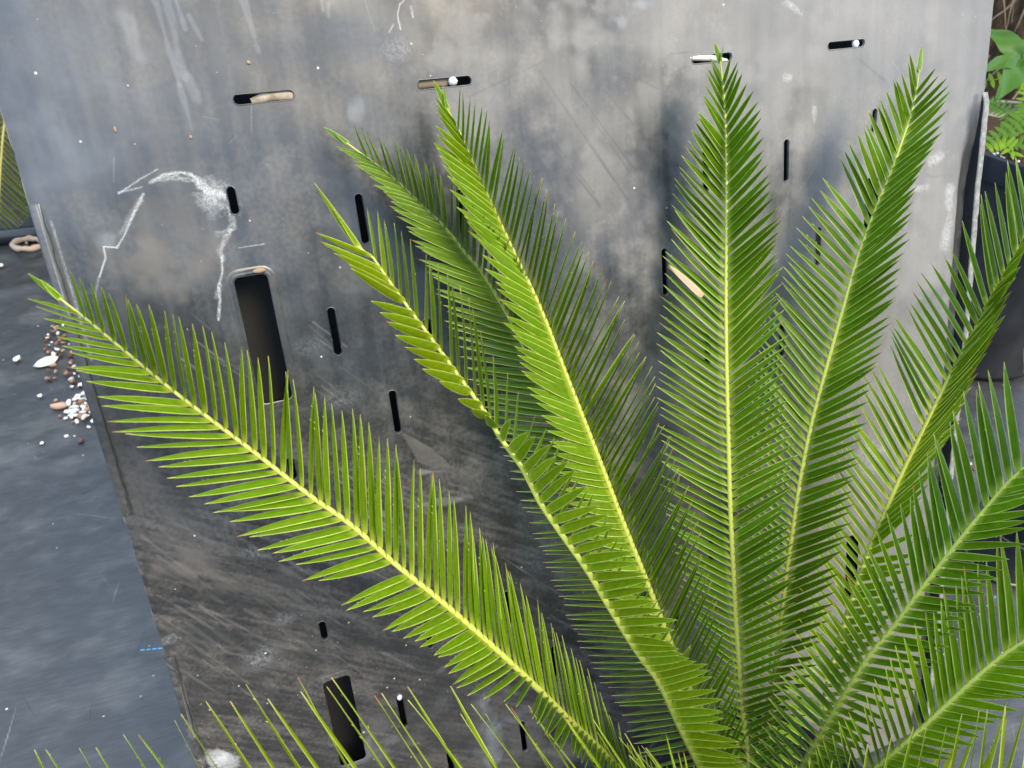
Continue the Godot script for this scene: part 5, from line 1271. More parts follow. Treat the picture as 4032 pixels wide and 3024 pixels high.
		sheet(rings.size(), 20, true, i2)
		put("opening_rim", arrays_mesh(v2, i2, PackedColorArray(), uv2), m, panel, frame)
	# folded hems on the left edge
	for seg in [[0.293, -0.056, 0.0095], [-0.250, -0.62, 0.0085]]:
		var v3 := PackedVector3Array()
		var i3 := PackedInt32Array()
		var uv3 := PackedVector2Array()
		var rows := 34
		var prof := [[0.0, -0.0035], [-0.0012, 0.0005], [-0.0008, 0.0030], [0.0012, 0.0042], [0.5, 0.0036], [0.86, 0.0040], [1.0, 0.0030], [1.05, 0.0012], [1.03, -0.0002]]
		var wob := RandomNumberGenerator.new()
		wob.seed = int(seg[0] * 1000.0) + 900
		for q in rows:
			var ww: float = lerpf(seg[0], seg[1], q / (rows - 1.0))
			var wide: float = seg[2] * wob.randf_range(0.93, 1.07)
			var fade: float = smoothstep(0.0, 0.05, q / (rows - 1.0)) * smoothstep(1.0, 0.95, q / (rows - 1.0))
			for p in prof:
				var uu: float = PANEL_LEFT + (p[0] if absf(p[0]) < 0.01 else p[0] * wide)
				var zz: float = panel_height(uu, ww, nz) + (p[1] * (0.25 + 0.75 * fade) if p[1] > 0.0 else p[1])
				v3.append(Vector3(uu, ww, zz))
				uv3.append(Vector2((uu - PANEL_LEFT) / (PANEL_RIGHT - PANEL_LEFT) + 0.002, (PANEL_TOP - ww) / (PANEL_TOP - PANEL_FOOT)))
		for k in range(rows - 1):
			for j in prof.size() - 1:
				var a := k * prof.size() + j
				var c := a + prof.size()
				i3.append_array([a, a + 1, c, a + 1, c + 1, c])
		put("edge_hem", arrays_mesh(v3, i3, PackedColorArray(), uv3), m, panel, frame)
	# gutter and lip on the right edge
	var gv := PackedVector3Array()
	var gi := PackedInt32Array()
	var guv := PackedVector2Array()
	var gprof := [[gut, 0.0], [gut + 0.004, -0.0010], [gut + 0.009, -0.0050], [gut + 0.014, -0.0100], [gut + 0.020, -0.0135], [gut + 0.027, -0.0150], [gut + 0.033, -0.0150], [gut + 0.0352, -0.0150]]
	var grows := 60
	for q in grows:
		var ww: float = lerpf(0.288, PANEL_FOOT, q / (grows - 1.0))
		var deep: float = smoothstep(0.285, 0.14, ww)
		for p in gprof:
			gv.append(Vector3(p[0], ww, panel_height(p[0], ww, nz) * (1.0 - deep) + panel_height(gut, ww, nz) * deep + p[1] * deep))
			guv.append(Vector2((p[0] - PANEL_LEFT) / (PANEL_RIGHT - PANEL_LEFT), (PANEL_TOP - ww) / (PANEL_TOP - PANEL_FOOT)))
	for k in grows - 1:
		for j in gprof.size() - 1:
			var a := k * gprof.size() + j
			var c := a + gprof.size()
			gi.append_array([a, a + 1, c, a + 1, c + 1, c])
	put("edge_gutter", arrays_mesh(gv, gi, PackedColorArray(), guv), m, panel, frame)
	var lv := PackedVector3Array()
	var li := PackedInt32Array()
	var wv := PackedVector3Array()
	var wi := PackedInt32Array()
	var lr := RandomNumberGenerator.new()
	lr.seed = 15
	for q in 90:
		var ww: float = lerpf(0.290, PANEL_FOOT, q / 89.0)
		var up: float = panel_height(gut, ww, nz) + 0.0045 * smoothstep(0.290, 0.275, ww) + lr.randf_range(-0.0004, 0.0004)
		var deep: float = -0.0155 * smoothstep(0.285, 0.14, ww) - 0.004
		var l := 0.7880 + lr.randf_range(-0.0005, 0.0005)
		var rr := 0.7985 + lr.randf_range(-0.0006, 0.0006)
		for p in [[l - 0.0004, deep], [l, up - 0.0022]]: wv.append(Vector3(p[0], ww, p[1]))
		for p in [[l, up - 0.0022], [l + 0.0005, up - 0.0008], [l + 0.0018, up], [rr - 0.0016, up], [rr, up - 0.0014], [rr, deep - 0.004]]: lv.append(Vector3(p[0], ww, p[1]))
	for k in 89:
		for j in 5:
			var a := k * 6 + j
			li.append_array([a, a + 1, a + 6, a + 1, a + 7, a + 6])
	for k in 89: wi.append_array([k * 2, k * 2 + 1, k * 2 + 2, k * 2 + 1, k * 2 + 3, k * 2 + 2])
	put("lip_wall", arrays_mesh(wv, wi), plain(Color(0.016, 0.017, 0.020), 0.4), panel, frame)
	var lm := plain(Color(1, 1, 1), 0.7)
	lm.albedo_texture = mottled(Color(0.12, 0.12, 0.115), Color(0.34, 0.34, 0.32), 63, 0.03)
	lm.uv1_triplanar = true
	lm.uv1_scale = Vector3(5, 5, 5)
	put("edge_lip", arrays_mesh(lv, li), lm, panel, frame)
	# made-up dark sheet added close behind to keep the slots black
	var back := thing("added_backing", "added plain black sheet that keeps the slots of the scuffed panel dark", "panel", on_panel(0.155, PANEL_FOOT, -0.07))
	var bm := BoxMesh.new()
	bm.size = Vector3(1.16, 1.42, 0.004)
	put("slot_darkening_sheet", bm, plain(Color(0.012, 0.012, 0.013), 0.75), back, Transform3D(panel_basis(), panel_basis() * Vector3(0, 0.71, 0)))

# ---------------------------------------------------------------- plants and pots

func build_cycad() -> void:
	var pot_at := Vector3(0.515, 0.0, -0.245)
	var pot := thing("nursery_pot", "round black nursery pot under the cycad, its rim showing between the lowest fronds", "pot", pot_at)
	var black := scuffed(Color(0.010, 0.012, 0.018), Color(0.040, 0.043, 0.052), 96, 0.34)
	put("body", lathe([[0.0, 0.002], [0.150, 0.002], [0.156, 0.012], [0.188, 0.285], [0.194, 0.290], [0.204, 0.292], [0.2055, 0.338], [0.203, 0.342], [0.199, 0.341], [0.1965, 0.335], [0.192, 0.292], [0.186, 0.22], [0.0, 0.22]], 64), black, pot)
	var soil := plain(Color(1, 1, 1), 0.95, 0.2)
	soil.albedo_texture = mottled(Color(0.010, 0.008, 0.007), Color(0.050, 0.038, 0.030), 71, 0.04)
	soil.uv1_triplanar = true
	soil.uv1_scale = Vector3(6, 6, 6)
	var sv := PackedVector3Array()
	var si := PackedInt32Array()
	var sn := noise(72, 18.0, 4)
	for i in 16:
		for j in 48:
			var a := TAU * j / 48.0
			var r := 0.1875 * i / 15.0
			sv.append(Vector3(cos(a) * r, 0.255 + 0.010 * sn.get_noise_2d(cos(a) * r, sin(a) * r) + 0.012 * (1.0 - i / 15.0), sin(a) * r))
	sheet(16, 48, true, si)
	put("soil", arrays_mesh(sv, si), soil, pot)
	var bits := plain(Color(0.62, 0.60, 0.56), 0.9)
	var chips := plain(Color(0.16, 0.09, 0.055), 0.9)
	for k in 70:
		var a := rng.randf() * TAU
		var r := 0.185 * sqrt(rng.randf())
		var s := rng.randf_range(0.005, 0.012)
		put("pebble", lump(600 + k % 6, Vector3(1, 0.7, 0.8)), bits if k % 2 else chips, pot, Transform3D(Basis(Vector3.UP, rng.randf() * TAU).scaled(Vector3.ONE * s), Vector3(cos(a) * r, 0.263 + 0.012 * (1.0 - r / 0.19), sin(a) * r)))
	var plant := thing("cycad", "big potted cycad with feathery yellow-green fronds fanned across the panel", "cycad", pot_at + Vector3(-0.02, 0.262, 0.0))
	var bark := plain(Color(1, 1, 1), 0.9, 0.3)
	bark.albedo_texture = mottled(Color(0.03, 0.02, 0.012), Color(0.16, 0.11, 0.07), 73, 0.03)
	bark.uv1_triplanar = true
	bark.uv1_scale = Vector3(8, 8, 8)
	put("caudex", lathe([[0.055, -0.02], [0.066, 0.03], [0.066, 0.11], [0.050, 0.146], [0.022, 0.16], [0.0, 0.162]], 24, 0.28, 5), bark, plant)
	for k in 26:
		# old leaf bases
		var a := k * 2.39996
		var h := 0.03 + 0.11 * k / 26.0
		var d := Vector3(cos(a), 0.75, sin(a)).normalized()
		var base := Vector3(cos(a) * 0.058 * (1.0 - 0.35 * h / 0.14), h, sin(a) * 0.058 * (1.0 - 0.35 * h / 0.14))
		put("leaf_base", tube(PackedVector3Array([base, base + d * 0.012, base + d * 0.026]), PackedFloat32Array([0.010, 0.008, 0.005]), 6), bark, plant)
	for f in FRONDS.slice(0, 12): build_frond(f, plant)
	# one dead leaflet has dropped onto the upright middle frond
	var dead := thing("dried_leaflet", "tan dried leaflet caught on the upright middle frond near the panel slot", "leaf", Vector3(0.5393, 0.9643, -0.6702))
	var a_ := Vector3(-0.0369, 0.0350, -0.0323)
	var face := Vector3(0, 0.45, 0.9)
	face = (face - a_.normalized() * face.dot(a_.normalized())).normalized()
	var across := a_.normalized().cross(face)
	put("blade", dead_leaf_meshes[0], colored(0.7, 0.3), dead, Transform3D(Basis(across * 0.0085, a_, across.cross(a_.normalized()) * a_.length()), Vector3.ZERO))

func build_added_hedge() -> void:
	# evergreen shrubs added behind the plot to block low sky from the cloth's reflections
	var added_hedge := thing("added_hedge", "dark evergreen screen added far behind the panel to darken ground reflections", "added_hedge", Vector3(0.5, 0, -5.2))
	var dark := plain(Color(0.020, 0.026, 0.012), 0.9, 0.2)
	var v := PackedVector3Array()
	var idx := PackedInt32Array()
	var nz := noise(91, 1.1, 4)
	for i in 15:
		for j in 90:
			var x := -7.0 + j * 14.0 / 89.0
			var a := i / 14.0
			var top := 2.5 + 0.45 * nz.get_noise_2d(x * 0.6, 7.0)
			var prof := Vector2(0.55 - 0.35 * a, top * minf(1.0, a * 1.12)) if a < 0.9 else Vector2(0.2 - (a - 0.9) * 9.0, top)
			v.append(Vector3(x, prof.y, prof.x + 0.28 * nz.get_noise_3d(x * 2.0, prof.y * 2.0, 1.0)))
	sheet(15, 90, false, idx)
	put("branches", arrays_mesh(v, idx), dark, added_hedge)
	var mm := MultiMesh.new()
	mm.transform_format = MultiMesh.TRANSFORM_3D
	mm.mesh = leaf_meshes[2][0]
	mm.instance_count = 9000
	var r := RandomNumberGenerator.new()
	r.seed = 4
	for k in 9000:
		var x := r.randf_range(-7.0, 7.0)
		var a := r.randf_range(0.0, 0.9)
		var p := Vector3(x, (2.5 + 0.45 * nz.get_noise_2d(x * 0.6, 7.0)) * minf(1.0, a * 1.12), 0.0)
		p.z = 0.55 - 0.35 * a + 0.28 * nz.get_noise_3d(x * 2.0, p.y * 2.0, 1.0)
		var d := Vector3(r.randfn(), r.randf_range(-0.6, 0.9), r.randf_range(0.1, 1.2)).normalized()
		var s := d.cross(Vector3(r.randfn(), r.randfn(), r.randfn())).normalized()
		mm.set_instance_transform(k, Transform3D(Basis(s * 0.045, d * 0.11, s.cross(d) * 0.11), p))
	var leaves := MultiMeshInstance3D.new()
	leaves.name = "foliage"
	leaves.multimesh = mm
	leaves.material_override = leaf_mats[4]
	leaves.set_meta("kind", "stuff")
	added_hedge.add_child(leaves, true)
	# unseen copy added behind the camera to darken the lower panel's reflection
	var other := added_hedge.duplicate()
	other.name = numbered("added_hedge")
	add_child(other)
	other.position = Vector3(0.8, -0.35, 4.6)
	other.rotation.y = PI
	tag(other, "unseen evergreen screen added behind the photographer, mirrored dark in the panel", "added_hedge")

func build_second_cycad() -> void:
	var at_ := Vector3(-0.50, 0.0, -3.15)
	var plant := thing("background_cycad", "old dull cycad with a drooping frond beyond the panel's edge", "cycad", at_)
	var bark := plain(Color(0.06, 0.045, 0.03), 0.95)
	put("trunk", lathe([[0.11, -0.01], [0.10, 0.2], [0.09, 0.45], [0.08, 0.6], [0.03, 0.68], [0.0, 0.69]], 20, 0.25, 9), bark, plant)
	for f in FRONDS.slice(12): build_frond(f, plant, 1.25)

func fern_frond(path: Array, pairs: int, size: float, mat: Material, parent: Node, leaf: Mesh) -> void:
	var f := Node3D.new()
	f.name = "fern_frond"
	parent.add_child(f, true)
	var ctrl := PackedVector3Array()
	for p in path: ctrl.append(p)
	var pts := PackedVector3Array()
	var rad := PackedFloat32Array()
	for k in 25:
		pts.append(spline(ctrl, k / 24.0))
		rad.append(0.0020 * (1.0 - 0.7 * k / 24.0))
	put("rachis", tube(pts, rad, 6), mat, f)
	var face := Vector3(-0.70, 0.55, 0.45)
	for k in pairs:
		var s := 0.30 + 0.69 * k / pairs
		var i := mini(int(s * 24.0), 23)
		var p := pts[i].lerp(pts[i + 1], s * 24.0 - i)
		var t := (pts[i + 1] - pts[i]).normalized()
		var side := t.cross(face).normalized()
		for q in [-1.0, 1.0]:
			var d: Vector3 = (side * q + t * 0.18 + Vector3(rng.randfn(), rng.randfn(), rng.randfn()) * 0.05).normalized()
			var l := size * (1.0 - 0.55 * pow((s - 0.3) / 0.69, 2.0)) * rng.randf_range(0.9, 1.1)
			var up := (face - d * d.dot(face)).normalized()
			var ac := d.cross(up)
			put("pinna", leaf, mat, f, Transform3D(Basis(ac * 0.0090, d * l, up * l), p))

func broad_leaf(a: Vector3, b: Vector3, wide: float, up: Vector3, mat: Material, parent: Node) -> void:
	var v := PackedVector3Array()
	var idx := PackedInt32Array()
	var uv := PackedVector2Array()
	var d := b - a
	var n := (up - d.normalized() * up.dot(d.normalized())).normalized()
	var ac := d.normalized().cross(n)
	var hw := [0.05, 0.40, 0.74, 0.95, 1.0, 0.94, 0.80, 0.60, 0.38, 0.18, 0.0]
	for i in 11:
		for j in 7:
			var x := (j - 3) / 3.0
			v.append(a + d * i / 10.0 + ac * x * hw[i] * wide + n * (absf(x) * hw[i] * wide * 0.28 - 0.02 * pow(i / 10.0, 2.0) + 0.003 * sin(i * 1.3 + j)))
			uv.append(Vector2(0.5 + 0.5 * x, i / 10.0))
	sheet(11, 7, false, idx)
	put("leaf", arrays_mesh(v, idx, PackedColorArray(), uv), mat, parent)

func build_fern_pot() -> void:
	var at_ := Vector3(2.262, 0.0, -1.435)
	var pot := thing("tree_pot", "tall black nursery pot of soil and ferns behind the panel's lip", "pot", at_)
	var black := scuffed(Color(0.006, 0.007, 0.010), Color(0.040, 0.042, 0.048), 95, 0.42)
	put("body", lathe([[0.0, 0.002], [0.25, 0.002], [0.258, 0.02], [0.288, 0.62], [0.296, 0.625], [0.306, 0.63], [0.310, 0.694], [0.306, 0.702], [0.298, 0.700], [0.294, 0.69], [0.284, 0.62], [0.0, 0.61]], 72), black, pot)
	var soil := plain(Color(1, 1, 1), 0.95, 0.2)
	soil.albedo_texture = mottled(Color(0.012, 0.008, 0.006), Color(0.12, 0.075, 0.05), 75, 0.05)
	soil.uv1_triplanar = true
	soil.uv1_scale = Vector3(5, 5, 5)
	var sv := PackedVector3Array()
	var si := PackedInt32Array()
	var sn := noise(76, 14.0, 4)
	for i in 16:
		for j in 48:
			var a := TAU * j / 48.0
			var r := 0.291 * i / 15.0
			sv.append(Vector3(cos(a) * r, 0.655 + 0.02 * sn.get_noise_2d(cos(a) * r, sin(a) * r), sin(a) * r))
	sheet(16, 48, true, si)
	put("soil", arrays_mesh(sv, si), soil, pot)
	var white := plain(Color(0.62, 0.60, 0.58), 0.9)
	for k in 60:
		var a := PI + rng.randf_range(-1.3, 1.0)
		var r := rng.randf_range(0.17, 0.28)
		put("perlite_grain", lump(620 + k % 5, Vector3(1, 0.7, 0.9)), white, pot, Transform3D(Basis(Vector3.UP, rng.randf() * TAU).scaled(Vector3.ONE * rng.randf_range(0.005, 0.011)), Vector3(cos(a) * r, 0.663, sin(a) * r)))
	# fibrous stump with hanging roots
	var stump := thing("tree", "brown fibrous tree trunk with pale hanging roots behind the ferns, with an added unseen crown", "tree", Vector3(2.62, 0.0, -1.98))
	var fib := plain(Color(1, 1, 1), 0.95, 0.2)
	fib.albedo_texture = mottled(Color(0.012, 0.008, 0.005), Color(0.17, 0.11, 0.07), 78, 0.02)
	fib.uv1_triplanar = true
	fib.uv1_scale = Vector3(7, 1.4, 7)
	put("trunk", lathe([[0.24, -0.02], [0.22, 0.1], [0.21, 0.3], [0.2, 0.5], [0.22, 0.7], [0.2, 0.9], [0.21, 1.1], [0.19, 1.5], [0.16, 2.1], [0.06, 2.6], [0.0, 2.61]], 36, 0.4, 12), fib, stump)
	var pale := plain(Color(0.20, 0.15, 0.10), 0.9)
	for k in 44:
		var a := PI * 0.8 + rng.randf_range(-1.5, 1.5)
		var p := PackedVector3Array()
		var rad := PackedFloat32Array()
		var y := rng.randf_range(0.7, 1.15)
		var bow := rng.randf_range(0.01, 0.05)
		var turn := rng.randf_range(-0.5, 0.5)
		for q in 8:
			var s := q / 7.0
			var rr := 0.215 + bow * sin(PI * s) + 0.01
			p.append(Vector3(cos(a + turn * s) * rr, y - s * rng.randf_range(0.16, 0.2), sin(a + turn * s) * rr))
			rad.append(lerpf(0.0035, 0.0014, s))
		put("root", tube(p, rad, 5), pale, stump)
	var mm := MultiMesh.new()
	mm.transform_format = MultiMesh.TRANSFORM_3D
	mm.mesh = leaf_meshes[2][0]
	mm.instance_count = 9000
	var cr := RandomNumberGenerator.new()
	cr.seed = 6
	for k in 9000:
		var clump := k / 60
		var ca := clump * 2.39996
		var ch := 1.0 - 2.0 * ((clump * 37) % 150 + 0.5) / 150.0
		var centre := Vector3(cos(ca) * sqrt(1.0 - ch * ch), ch * 0.75, sin(ca) * sqrt(1.0 - ch * ch)) * (0.7 + 0.55 * ((clump * 53) % 100) / 100.0)
		var p := centre + Vector3(cr.randfn(), cr.randfn(), cr.randfn()) * 0.14 + Vector3(0.35, 2.75, -0.15)
		var d := Vector3(cr.randfn(), cr.randfn() - 0.4, cr.randfn()).normalized()
		var sd := d.cross(Vector3(cr.randfn(), cr.randfn(), cr.randfn())).normalized()
		mm.set_instance_transform(k, Transform3D(Basis(sd * 0.05, d * 0.14, sd.cross(d) * 0.14), p))
	var added_crown := MultiMeshInstance3D.new()
	added_crown.name = "crown"  # leaf mass added out of view to darken what the right-hand ground reflects
	added_crown.multimesh = mm
	added_crown.material_override = leaf_mats[4]
	added_crown.set_meta("kind", "stuff")
	stump.add_child(added_crown, true)
	# ferns
	var lime := plain(Color(0.17, 0.30, 0.020), 0.55, 0.3)
	lime.backlight_enabled = true
	lime.backlight = Color(0.4, 0.45, 0.12)
	var green := plain(Color(0.075, 0.17, 0.018), 0.55, 0.3)
	green.backlight_enabled = true
	green.backlight = Color(0.4, 0.45, 0.12)
	var leaf: Mesh = leaf_mesh(400, Color(1, 1, 1), Color(1, 1, 1), Color(1, 1, 1), Color(1, 1, 1))
	var fern := thing("fern", "sword fern with lime green fronds in the tall pot", "fern", at_ + Vector3(-0.14, 0.66, 0.02))
	var crown := Vector3(0.02, 0.0, -0.03)
	put("crown", lathe([[0.02, -0.012], [0.022, 0.01], [0.012, 0.03], [0.0, 0.032]], 12, 0.3, 4), fib, fern)
	fern_frond([crown, Vector3(1.9062, 0.8604, -1.3028) - fern.position, Vector3(1.8972, 0.9199, -1.3307) - fern.position, Vector3(1.7641, 0.9161, -1.3559) - fern.position], 14, 0.034, lime, fern, leaf)
	fern_frond([crown, Vector3(1.9397, 0.8495, -1.3069) - fern.position, Vector3(1.8426, 0.8488, -1.2639) - fern.position, Vector3(1.7324, 0.8101, -1.2490) - fern.position], 13, 0.034, green, fern, leaf)
	fern_frond([crown, Vector3(1.8785, 0.7837, -1.2754) - fern.position, Vector3(1.8020, 0.8236, -1.2591) - fern.position, Vector3(1.9163, 0.8511, -1.2625) - fern.position], 13, 0.032, green, fern, leaf)
	fern_frond([crown, Vector3(1.8479, 0.7712, -1.2496) - fern.position, Vector3(1.7912, 0.8043, -1.2468) - fern.position, Vector3(1.7509, 0.7910, -1.2523) - fern.position], 8, 0.026, lime, fern, leaf)
	fern_frond([crown, Vector3(1.9769, 0.8549, -1.3376) - fern.position, Vector3(1.9508, 0.9200, -1.3359) - fern.position, Vector3(1.7795, 1.0443, -1.2398) - fern.position], 13, 0.034, green, fern, leaf)
	fern_frond([crown, Vector3(1.9311, 0.7936, -1.3036) - fern.position, Vector3(1.9290, 0.8224, -1.3714) - fern.position, Vector3(1.9109, 0.8348, -1.4178) - fern.position], 11, 0.030, green, fern, leaf)
	# a broad three-part leaf
	var vine := thing("arrowhead_plant", "broad smooth green three-part leaf above the fern", "plant", at_ + Vector3(-0.05, 0.66, -0.02))
	var glossy := plain(Color(0.045, 0.112, 0.018), 0.5, 0.3)
	glossy.backlight_enabled = true
	glossy.backlight = Color(0.30, 0.36, 0.10)
	var hub := Vector3(1.8287, 0.9760, -1.3139) - vine.position
	put("stem", tube(PackedVector3Array([Vector3(0, -0.01, 0), hub * 0.35 + Vector3(0.02, 0, 0), hub * 0.7 + Vector3(0.03, 0.0, 0), hub]), PackedFloat32Array([0.004, 0.0035, 0.003, 0.0025]), 6), glossy, vine)
	broad_leaf(hub, Vector3(1.7791, 1.0385, -1.4007) - vine.position, 0.029, Vector3(-0.3, 0.7, 0.8), glossy, vine)
	broad_leaf(hub, Vector3(1.6620, 0.9835, -1.2797) - vine.position, 0.021, Vector3(-0.2, 0.9, 0.5), glossy, vine)
	broad_leaf(hub, Vector3(1.6559, 0.9428, -1.2022) - vine.position, 0.029, Vector3(-0.5, 0.6, 0.7), glossy, vine)
	broad_leaf(hub, Vector3(1.9328, 1.0224, -1.3548) - vine.position, 0.03, Vector3(-0.2, 0.8, 0.6), glossy, vine)

func build_small_pot() -> void:
	var black := plain(Color(0.02, 0.022, 0.027), 0.2)
	var pot := thing("round_pot", "small glossy black pot standing on the cloth beside the lowest right fronds", "pot", Vector3(1.60, -0.006, -0.66))
	put("body", lathe([[0.0, 0.002], [0.070, 0.002], [0.076, 0.006], [0.078, 0.012], [0.090, 0.118], [0.094, 0.121], [0.0975, 0.124], [0.0985, 0.142], [0.0965, 0.146], [0.093, 0.144], [0.088, 0.118], [0.076, 0.012], [0.0, 0.010]], 56), black, pot)
	put("foot_ring", lathe([[0.074, 0.0], [0.080, 0.0], [0.0815, 0.004], [0.080, 0.008], [0.0765, 0.009]], 56), plain(Color(0.05, 0.052, 0.058), 0.25), pot)

# ---------------------------------------------------------------- small litter

func heap(called: String, label: String, centre: Vector3, half: Vector2, count: int, height: float, cols: Array, seed_: int) -> void:
	var r := RandomNumberGenerator.new()
	r.seed = seed_
	var v := PackedVector3Array()
	var idx := PackedInt32Array()
	var col := PackedColorArray()
	for k in count:
		var a := r.randf() * TAU
		var d := pow(r.randf(), 0.6) * (1.0 if r.randf() < 0.88 else 1.7)
		var s := r.randf_range(0.006, 0.019)
		var chip := lump(seed_ * 50 + k, Vector3(s * r.randf_range(1.0, 1.6), s * 0.7, s * r.randf_range(0.6, 0.9)))
		var arr := chip.surface_get_arrays(0)
		var b0 := v.size()
		var turn := Basis(Vector3.UP, r.randf() * TAU) * Basis(Vector3.RIGHT, r.randf_range(-0.5, 0.5))
		var where := centre + Vector3(cos(a) * d * half.x, s * 0.3 + height * maxf(0.0, 1.0 - d * 1.15) * r.randf(), sin(a) * d * half.y)
		for p in arr[Mesh.ARRAY_VERTEX]:
			v.append(turn * p + where)
		var c: Color = cols[r.randi() % cols.size()]
		var t := r.randf_range(0.75, 1.2)
		for p in arr[Mesh.ARRAY_VERTEX].size(): col.append(Color(c.r * t, c.g * t, c.b * t))
		for q in arr[Mesh.ARRAY_INDEX]: idx.append(b0 + q)
	var o := put(called, arrays_mesh(v, idx, col), colored(0.9, 0.3), self)
	tag(o, label, "litter", "", "stuff")

func build_litter() -> void:
	var bark := [Color(0.12, 0.065, 0.05), Color(0.16, 0.09, 0.07), Color(0.08, 0.045, 0.035), Color(0.28, 0.18, 0.13), Color(0.55, 0.52, 0.49)]
	var lime := [Color(0.66, 0.64, 0.61), Color(0.72, 0.71, 0.69), Color(0.55, 0.50, 0.45), Color(0.68, 0.66, 0.62), Color(0.28, 0.16, 0.11)]
	heap("bark_gravel", "reddish bark and perlite crumbs heaped against the panel's edge, farther heap", Vector3(-0.535, -0.006, -2.40), Vector2(0.085, 0.13), 144, 0.045, bark, 3)
	heap("bark_gravel", "reddish bark crumbs against the panel's edge, between the two other heaps", Vector3(-0.485, -0.006, -2.18), Vector2(0.065, 0.09), 96, 0.03, bark, 4)
	heap("perlite_gravel", "white perlite crumbs heaped against the panel's edge", Vector3(-0.465, -0.006, -2.00), Vector2(0.075, 0.08), 176, 0.05, lime, 5)
	heap("leaf_debris", "brown and white debris along the far pipe", Vector3(-0.66, -0.004, -3.08), Vector2(0.36, 0.05), 50, 0.01, [Color(0.10, 0.07, 0.05), Color(0.30, 0.22, 0.16), Color(0.55, 0.52, 0.48), Color(0.07, 0.05, 0.04)], 6)
	heap("soil_debris", "scattered dark bark crumbs on the cloth beyond the panel's lip", Vector3(1.62, -0.006, -0.95), Vector2(0.28, 0.10), 40, 0.005, [Color(0.16, 0.07, 0.05), Color(0.10, 0.06, 0.05), Color(0.5, 0.47, 0.44)], 7)
	# loose pieces that stand out
	var white := plain(Color(0.70, 0.70, 0.69), 0.85)
	var spots := [
		["white_flake", "flat fan-shaped white flake lying on the cloth", Vector3(-0.600, -0.002, -2.266), Vector3(0.078, 0.010, 0.055)],
		["white_pebble", "small oval white pebble by itself on the cloth", Vector3(-0.684, 0.0, -2.306), Vector3(0.034, 0.014, 0.022)],
		["lime_speck", "white speck on the cloth, nearest the pipe", Vector3(-0.79, 0.0, -2.94), Vector3(0.02, 0.012, 0.02)],
		["lime_crumb", "white crumb on the cloth below the reddish heaps", Vector3(-0.605, 0.0, -2.09), Vector3(0.016, 0.010, 0.012)],
		["lime_grain", "white grain alone on the cloth below the tan chip", Vector3(-0.585, 0.0, -1.87), Vector3(0.013, 0.009, 0.011)],
	]
	for s in spots:
		var o := put(s[0], lump(hash(s[0]) % 1000, s[3], 0.3), white, self, Transform3D(Basis(Vector3.UP, rng.randf()), s[2]))
		tag(o, s[1], "flake" if s[0] == "white_flake" else "pebble")
	var tan_ := plain(Color(0.42, 0.27, 0.18), 0.8)
	var chip := put("bark_chip", lump(811, Vector3(0.055, 0.02, 0.024), 0.2), tan_, self, Transform3D(Basis(Vector3.UP, -0.2), Vector3(-0.551, 0.002, -2.021)))
	tag(chip, "tan bark chip lying just clear of the white perlite heap", "bark chip")
	var brown := put("brown_chip", lump(812, Vector3(0.018, 0.014, 0.02), 0.3), plain(Color(0.12, 0.06, 0.05), 0.9), self, Transform3D(Basis.IDENTITY, Vector3(-0.49, 0.0, -1.845)))
	tag(brown, "single dark brown chip on the cloth near the panel's edge", "bark chip")
	# dried curl of bark
	var curl_pts := PackedVector3Array()
	var rad := PackedFloat32Array()
	var cr := RandomNumberGenerator.new()
	cr.seed = 3
	for k in 23:
		var a := TAU * k / 22.0 * 0.97
		curl_pts.append(Vector3(cos(a) * 0.050, 0.012 + 0.016 * sin(a * 0.5) + cr.randf_range(-0.002, 0.002), sin(a) * 0.042))
		rad.append(0.011 * cr.randf_range(0.75, 1.15))
	var curl := put("bark_curl", tube(curl_pts, rad, 7), plain(Color(0.36, 0.27, 0.20), 0.9), self, Transform3D(Basis.IDENTITY, Vector3(-0.700, 0.0, -3.035)))
	tag(curl, "dried pale bark curled into a ring on the cloth by the pipe", "bark")
	var pipe_pts := PackedVector3Array()
	var pr := PackedFloat32Array()
	for k in 16:
		pipe_pts.append(Vector3(-2.2 + k * 0.16, 0.016 + 0.002 * sin(k * 1.7), -3.235 + 0.012 * sin(k * 0.9) + 0.01 * k))
		pr.append(0.029)
	var pipe := put("black_pipe", tube(pipe_pts, pr, 16), plain(Color(0.018, 0.020, 0.026), 0.3), self)
	tag(pipe, "black irrigation pipe lying across the cloth below the drooping frond", "pipe")
	# things wedged in the slots of the panel
	var frame := panel_basis()
	var pale := plain(Color(1, 1, 1), 0.85)
	pale.albedo_texture = mottled(Color(0.16, 0.12, 0.08), Color(0.62, 0.54, 0.44), 83, 0.02, 256)
	pale.uv1_triplanar = true
	pale.uv1_scale = Vector3(9, 9, 9)
	var stick := put("pale_stick", tube(PackedVector3Array([Vector3(-0.030, -0.004, 0), Vector3(-0.012, 0.001, 0), Vector3(0.012, 0.0, 0.001), Vector3(0.034, 0.001, 0.0)]), PackedFloat32Array([0.005, 0.0062, 0.0058, 0.005]), 8), pale, self, Transform3D(frame, on_panel(-0.222, 0.372, -0.0085)))
	tag(stick, "pale dry stick showing through the slot at the upper left of the panel", "stick")
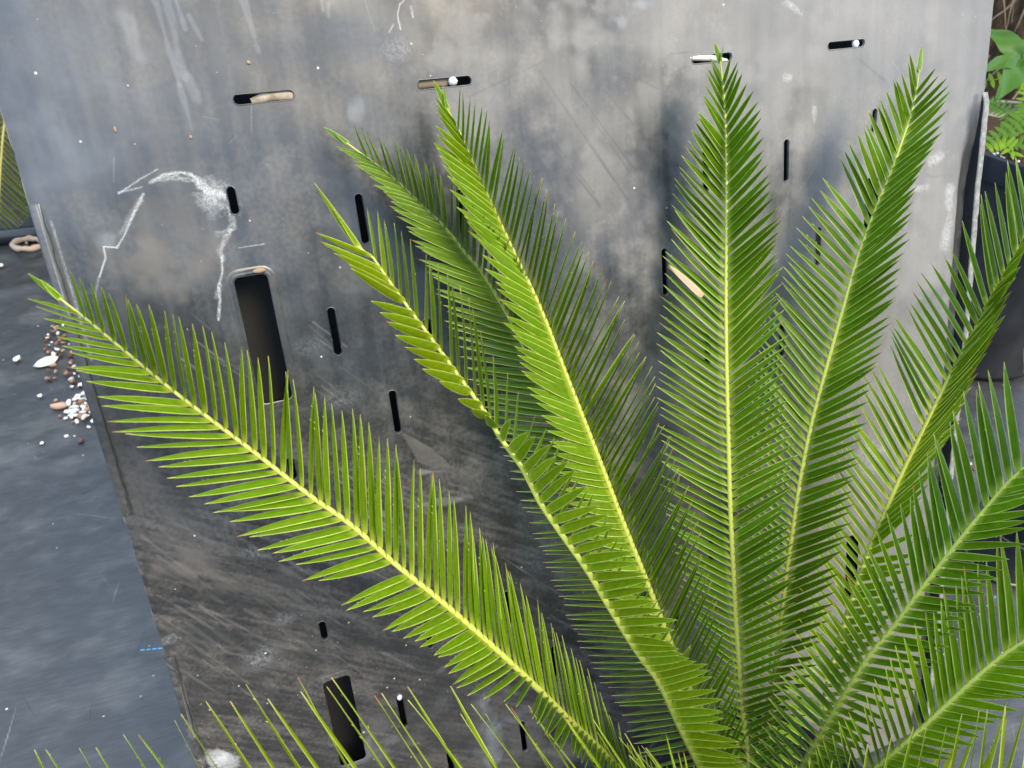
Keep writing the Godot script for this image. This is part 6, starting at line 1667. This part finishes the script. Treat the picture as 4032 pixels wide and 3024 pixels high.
	var strip := put("bark_strip", tube(PackedVector3Array([Vector3(-0.03, 0.0, 0), Vector3(-0.01, 0.001, 0), Vector3(0.01, 0.0, 0)]), PackedFloat32Array([0.0065, 0.0065, 0.006]), 8), plain(Color(0.20, 0.15, 0.10), 0.9), self, Transform3D(frame, on_panel(-0.047, 0.371, -0.0095)))
	tag(strip, "brown bark strip behind the slot above the tallest yellow-green frond", "bark")
	var splint := put("white_splinter", tube(PackedVector3Array([Vector3(-0.030, 0.003, 0), Vector3(0.0, 0.001, 0.001), Vector3(0.026, -0.004, 0)]), PackedFloat32Array([0.0035, 0.0042, 0.002]), 6), plain(Color(0.66, 0.63, 0.57), 0.8), self, Transform3D(frame, on_panel(0.311, 0.371, -0.004)))
	tag(splint, "white splinter lying in the slot at the tip of the upright middle frond", "splinter")
	for s in [[-0.032, 0.3715, "white pebble wedged in the slot with the brown bark strip", 0.011], [0.541, 0.3725, "white pebble wedged in the slot at the upper right of the panel", 0.0115], [-0.2135, -0.418, "white pebble wedged in an upright slot near the foot of the panel", 0.009]]:
		var o := put("slot_pebble", lump(840 + int(s[0] * 100.0), Vector3.ONE * s[3], 0.2), white, self, Transform3D(frame, on_panel(s[0], s[1], 0.0)))
		tag(o, s[2], "pebble")
	var flakes := [
		["husk_flake", Vector2(-0.2802, 0.1951), Vector3(0.017, 0.006, 0.003), "brown husk flake stuck on the rim of the upper big opening"],
		["tan_flake", Vector2(-0.3866, 0.3545), Vector3(0.003, 0.006, 0.0015), "tiny tan flake on the panel above the chalky arc, nearest its left edge"],
		["orange_flake", Vector2(-0.3189, 0.3404), Vector3(0.0035, 0.004, 0.0015), "tiny orange flake on the panel just above the chalky arc"],
		["rust_flake", Vector2(-0.2478, 0.4067), Vector3(0.005, 0.004, 0.002), "small rust-brown flake on the panel above the left slot"],
	]
	for s in flakes:
		var nz := noise(61, 2.2, 2)
		var o := put(s[0], lump(hash(s[0]) % 997, s[2], 0.3), plain(Color(0.30, 0.20, 0.12), 0.85), self, Transform3D(frame, on_panel(s[1].x, s[1].y, panel_height(s[1].x, s[1].y, nz) + 0.0012)))
		tag(o, s[3], "flake")
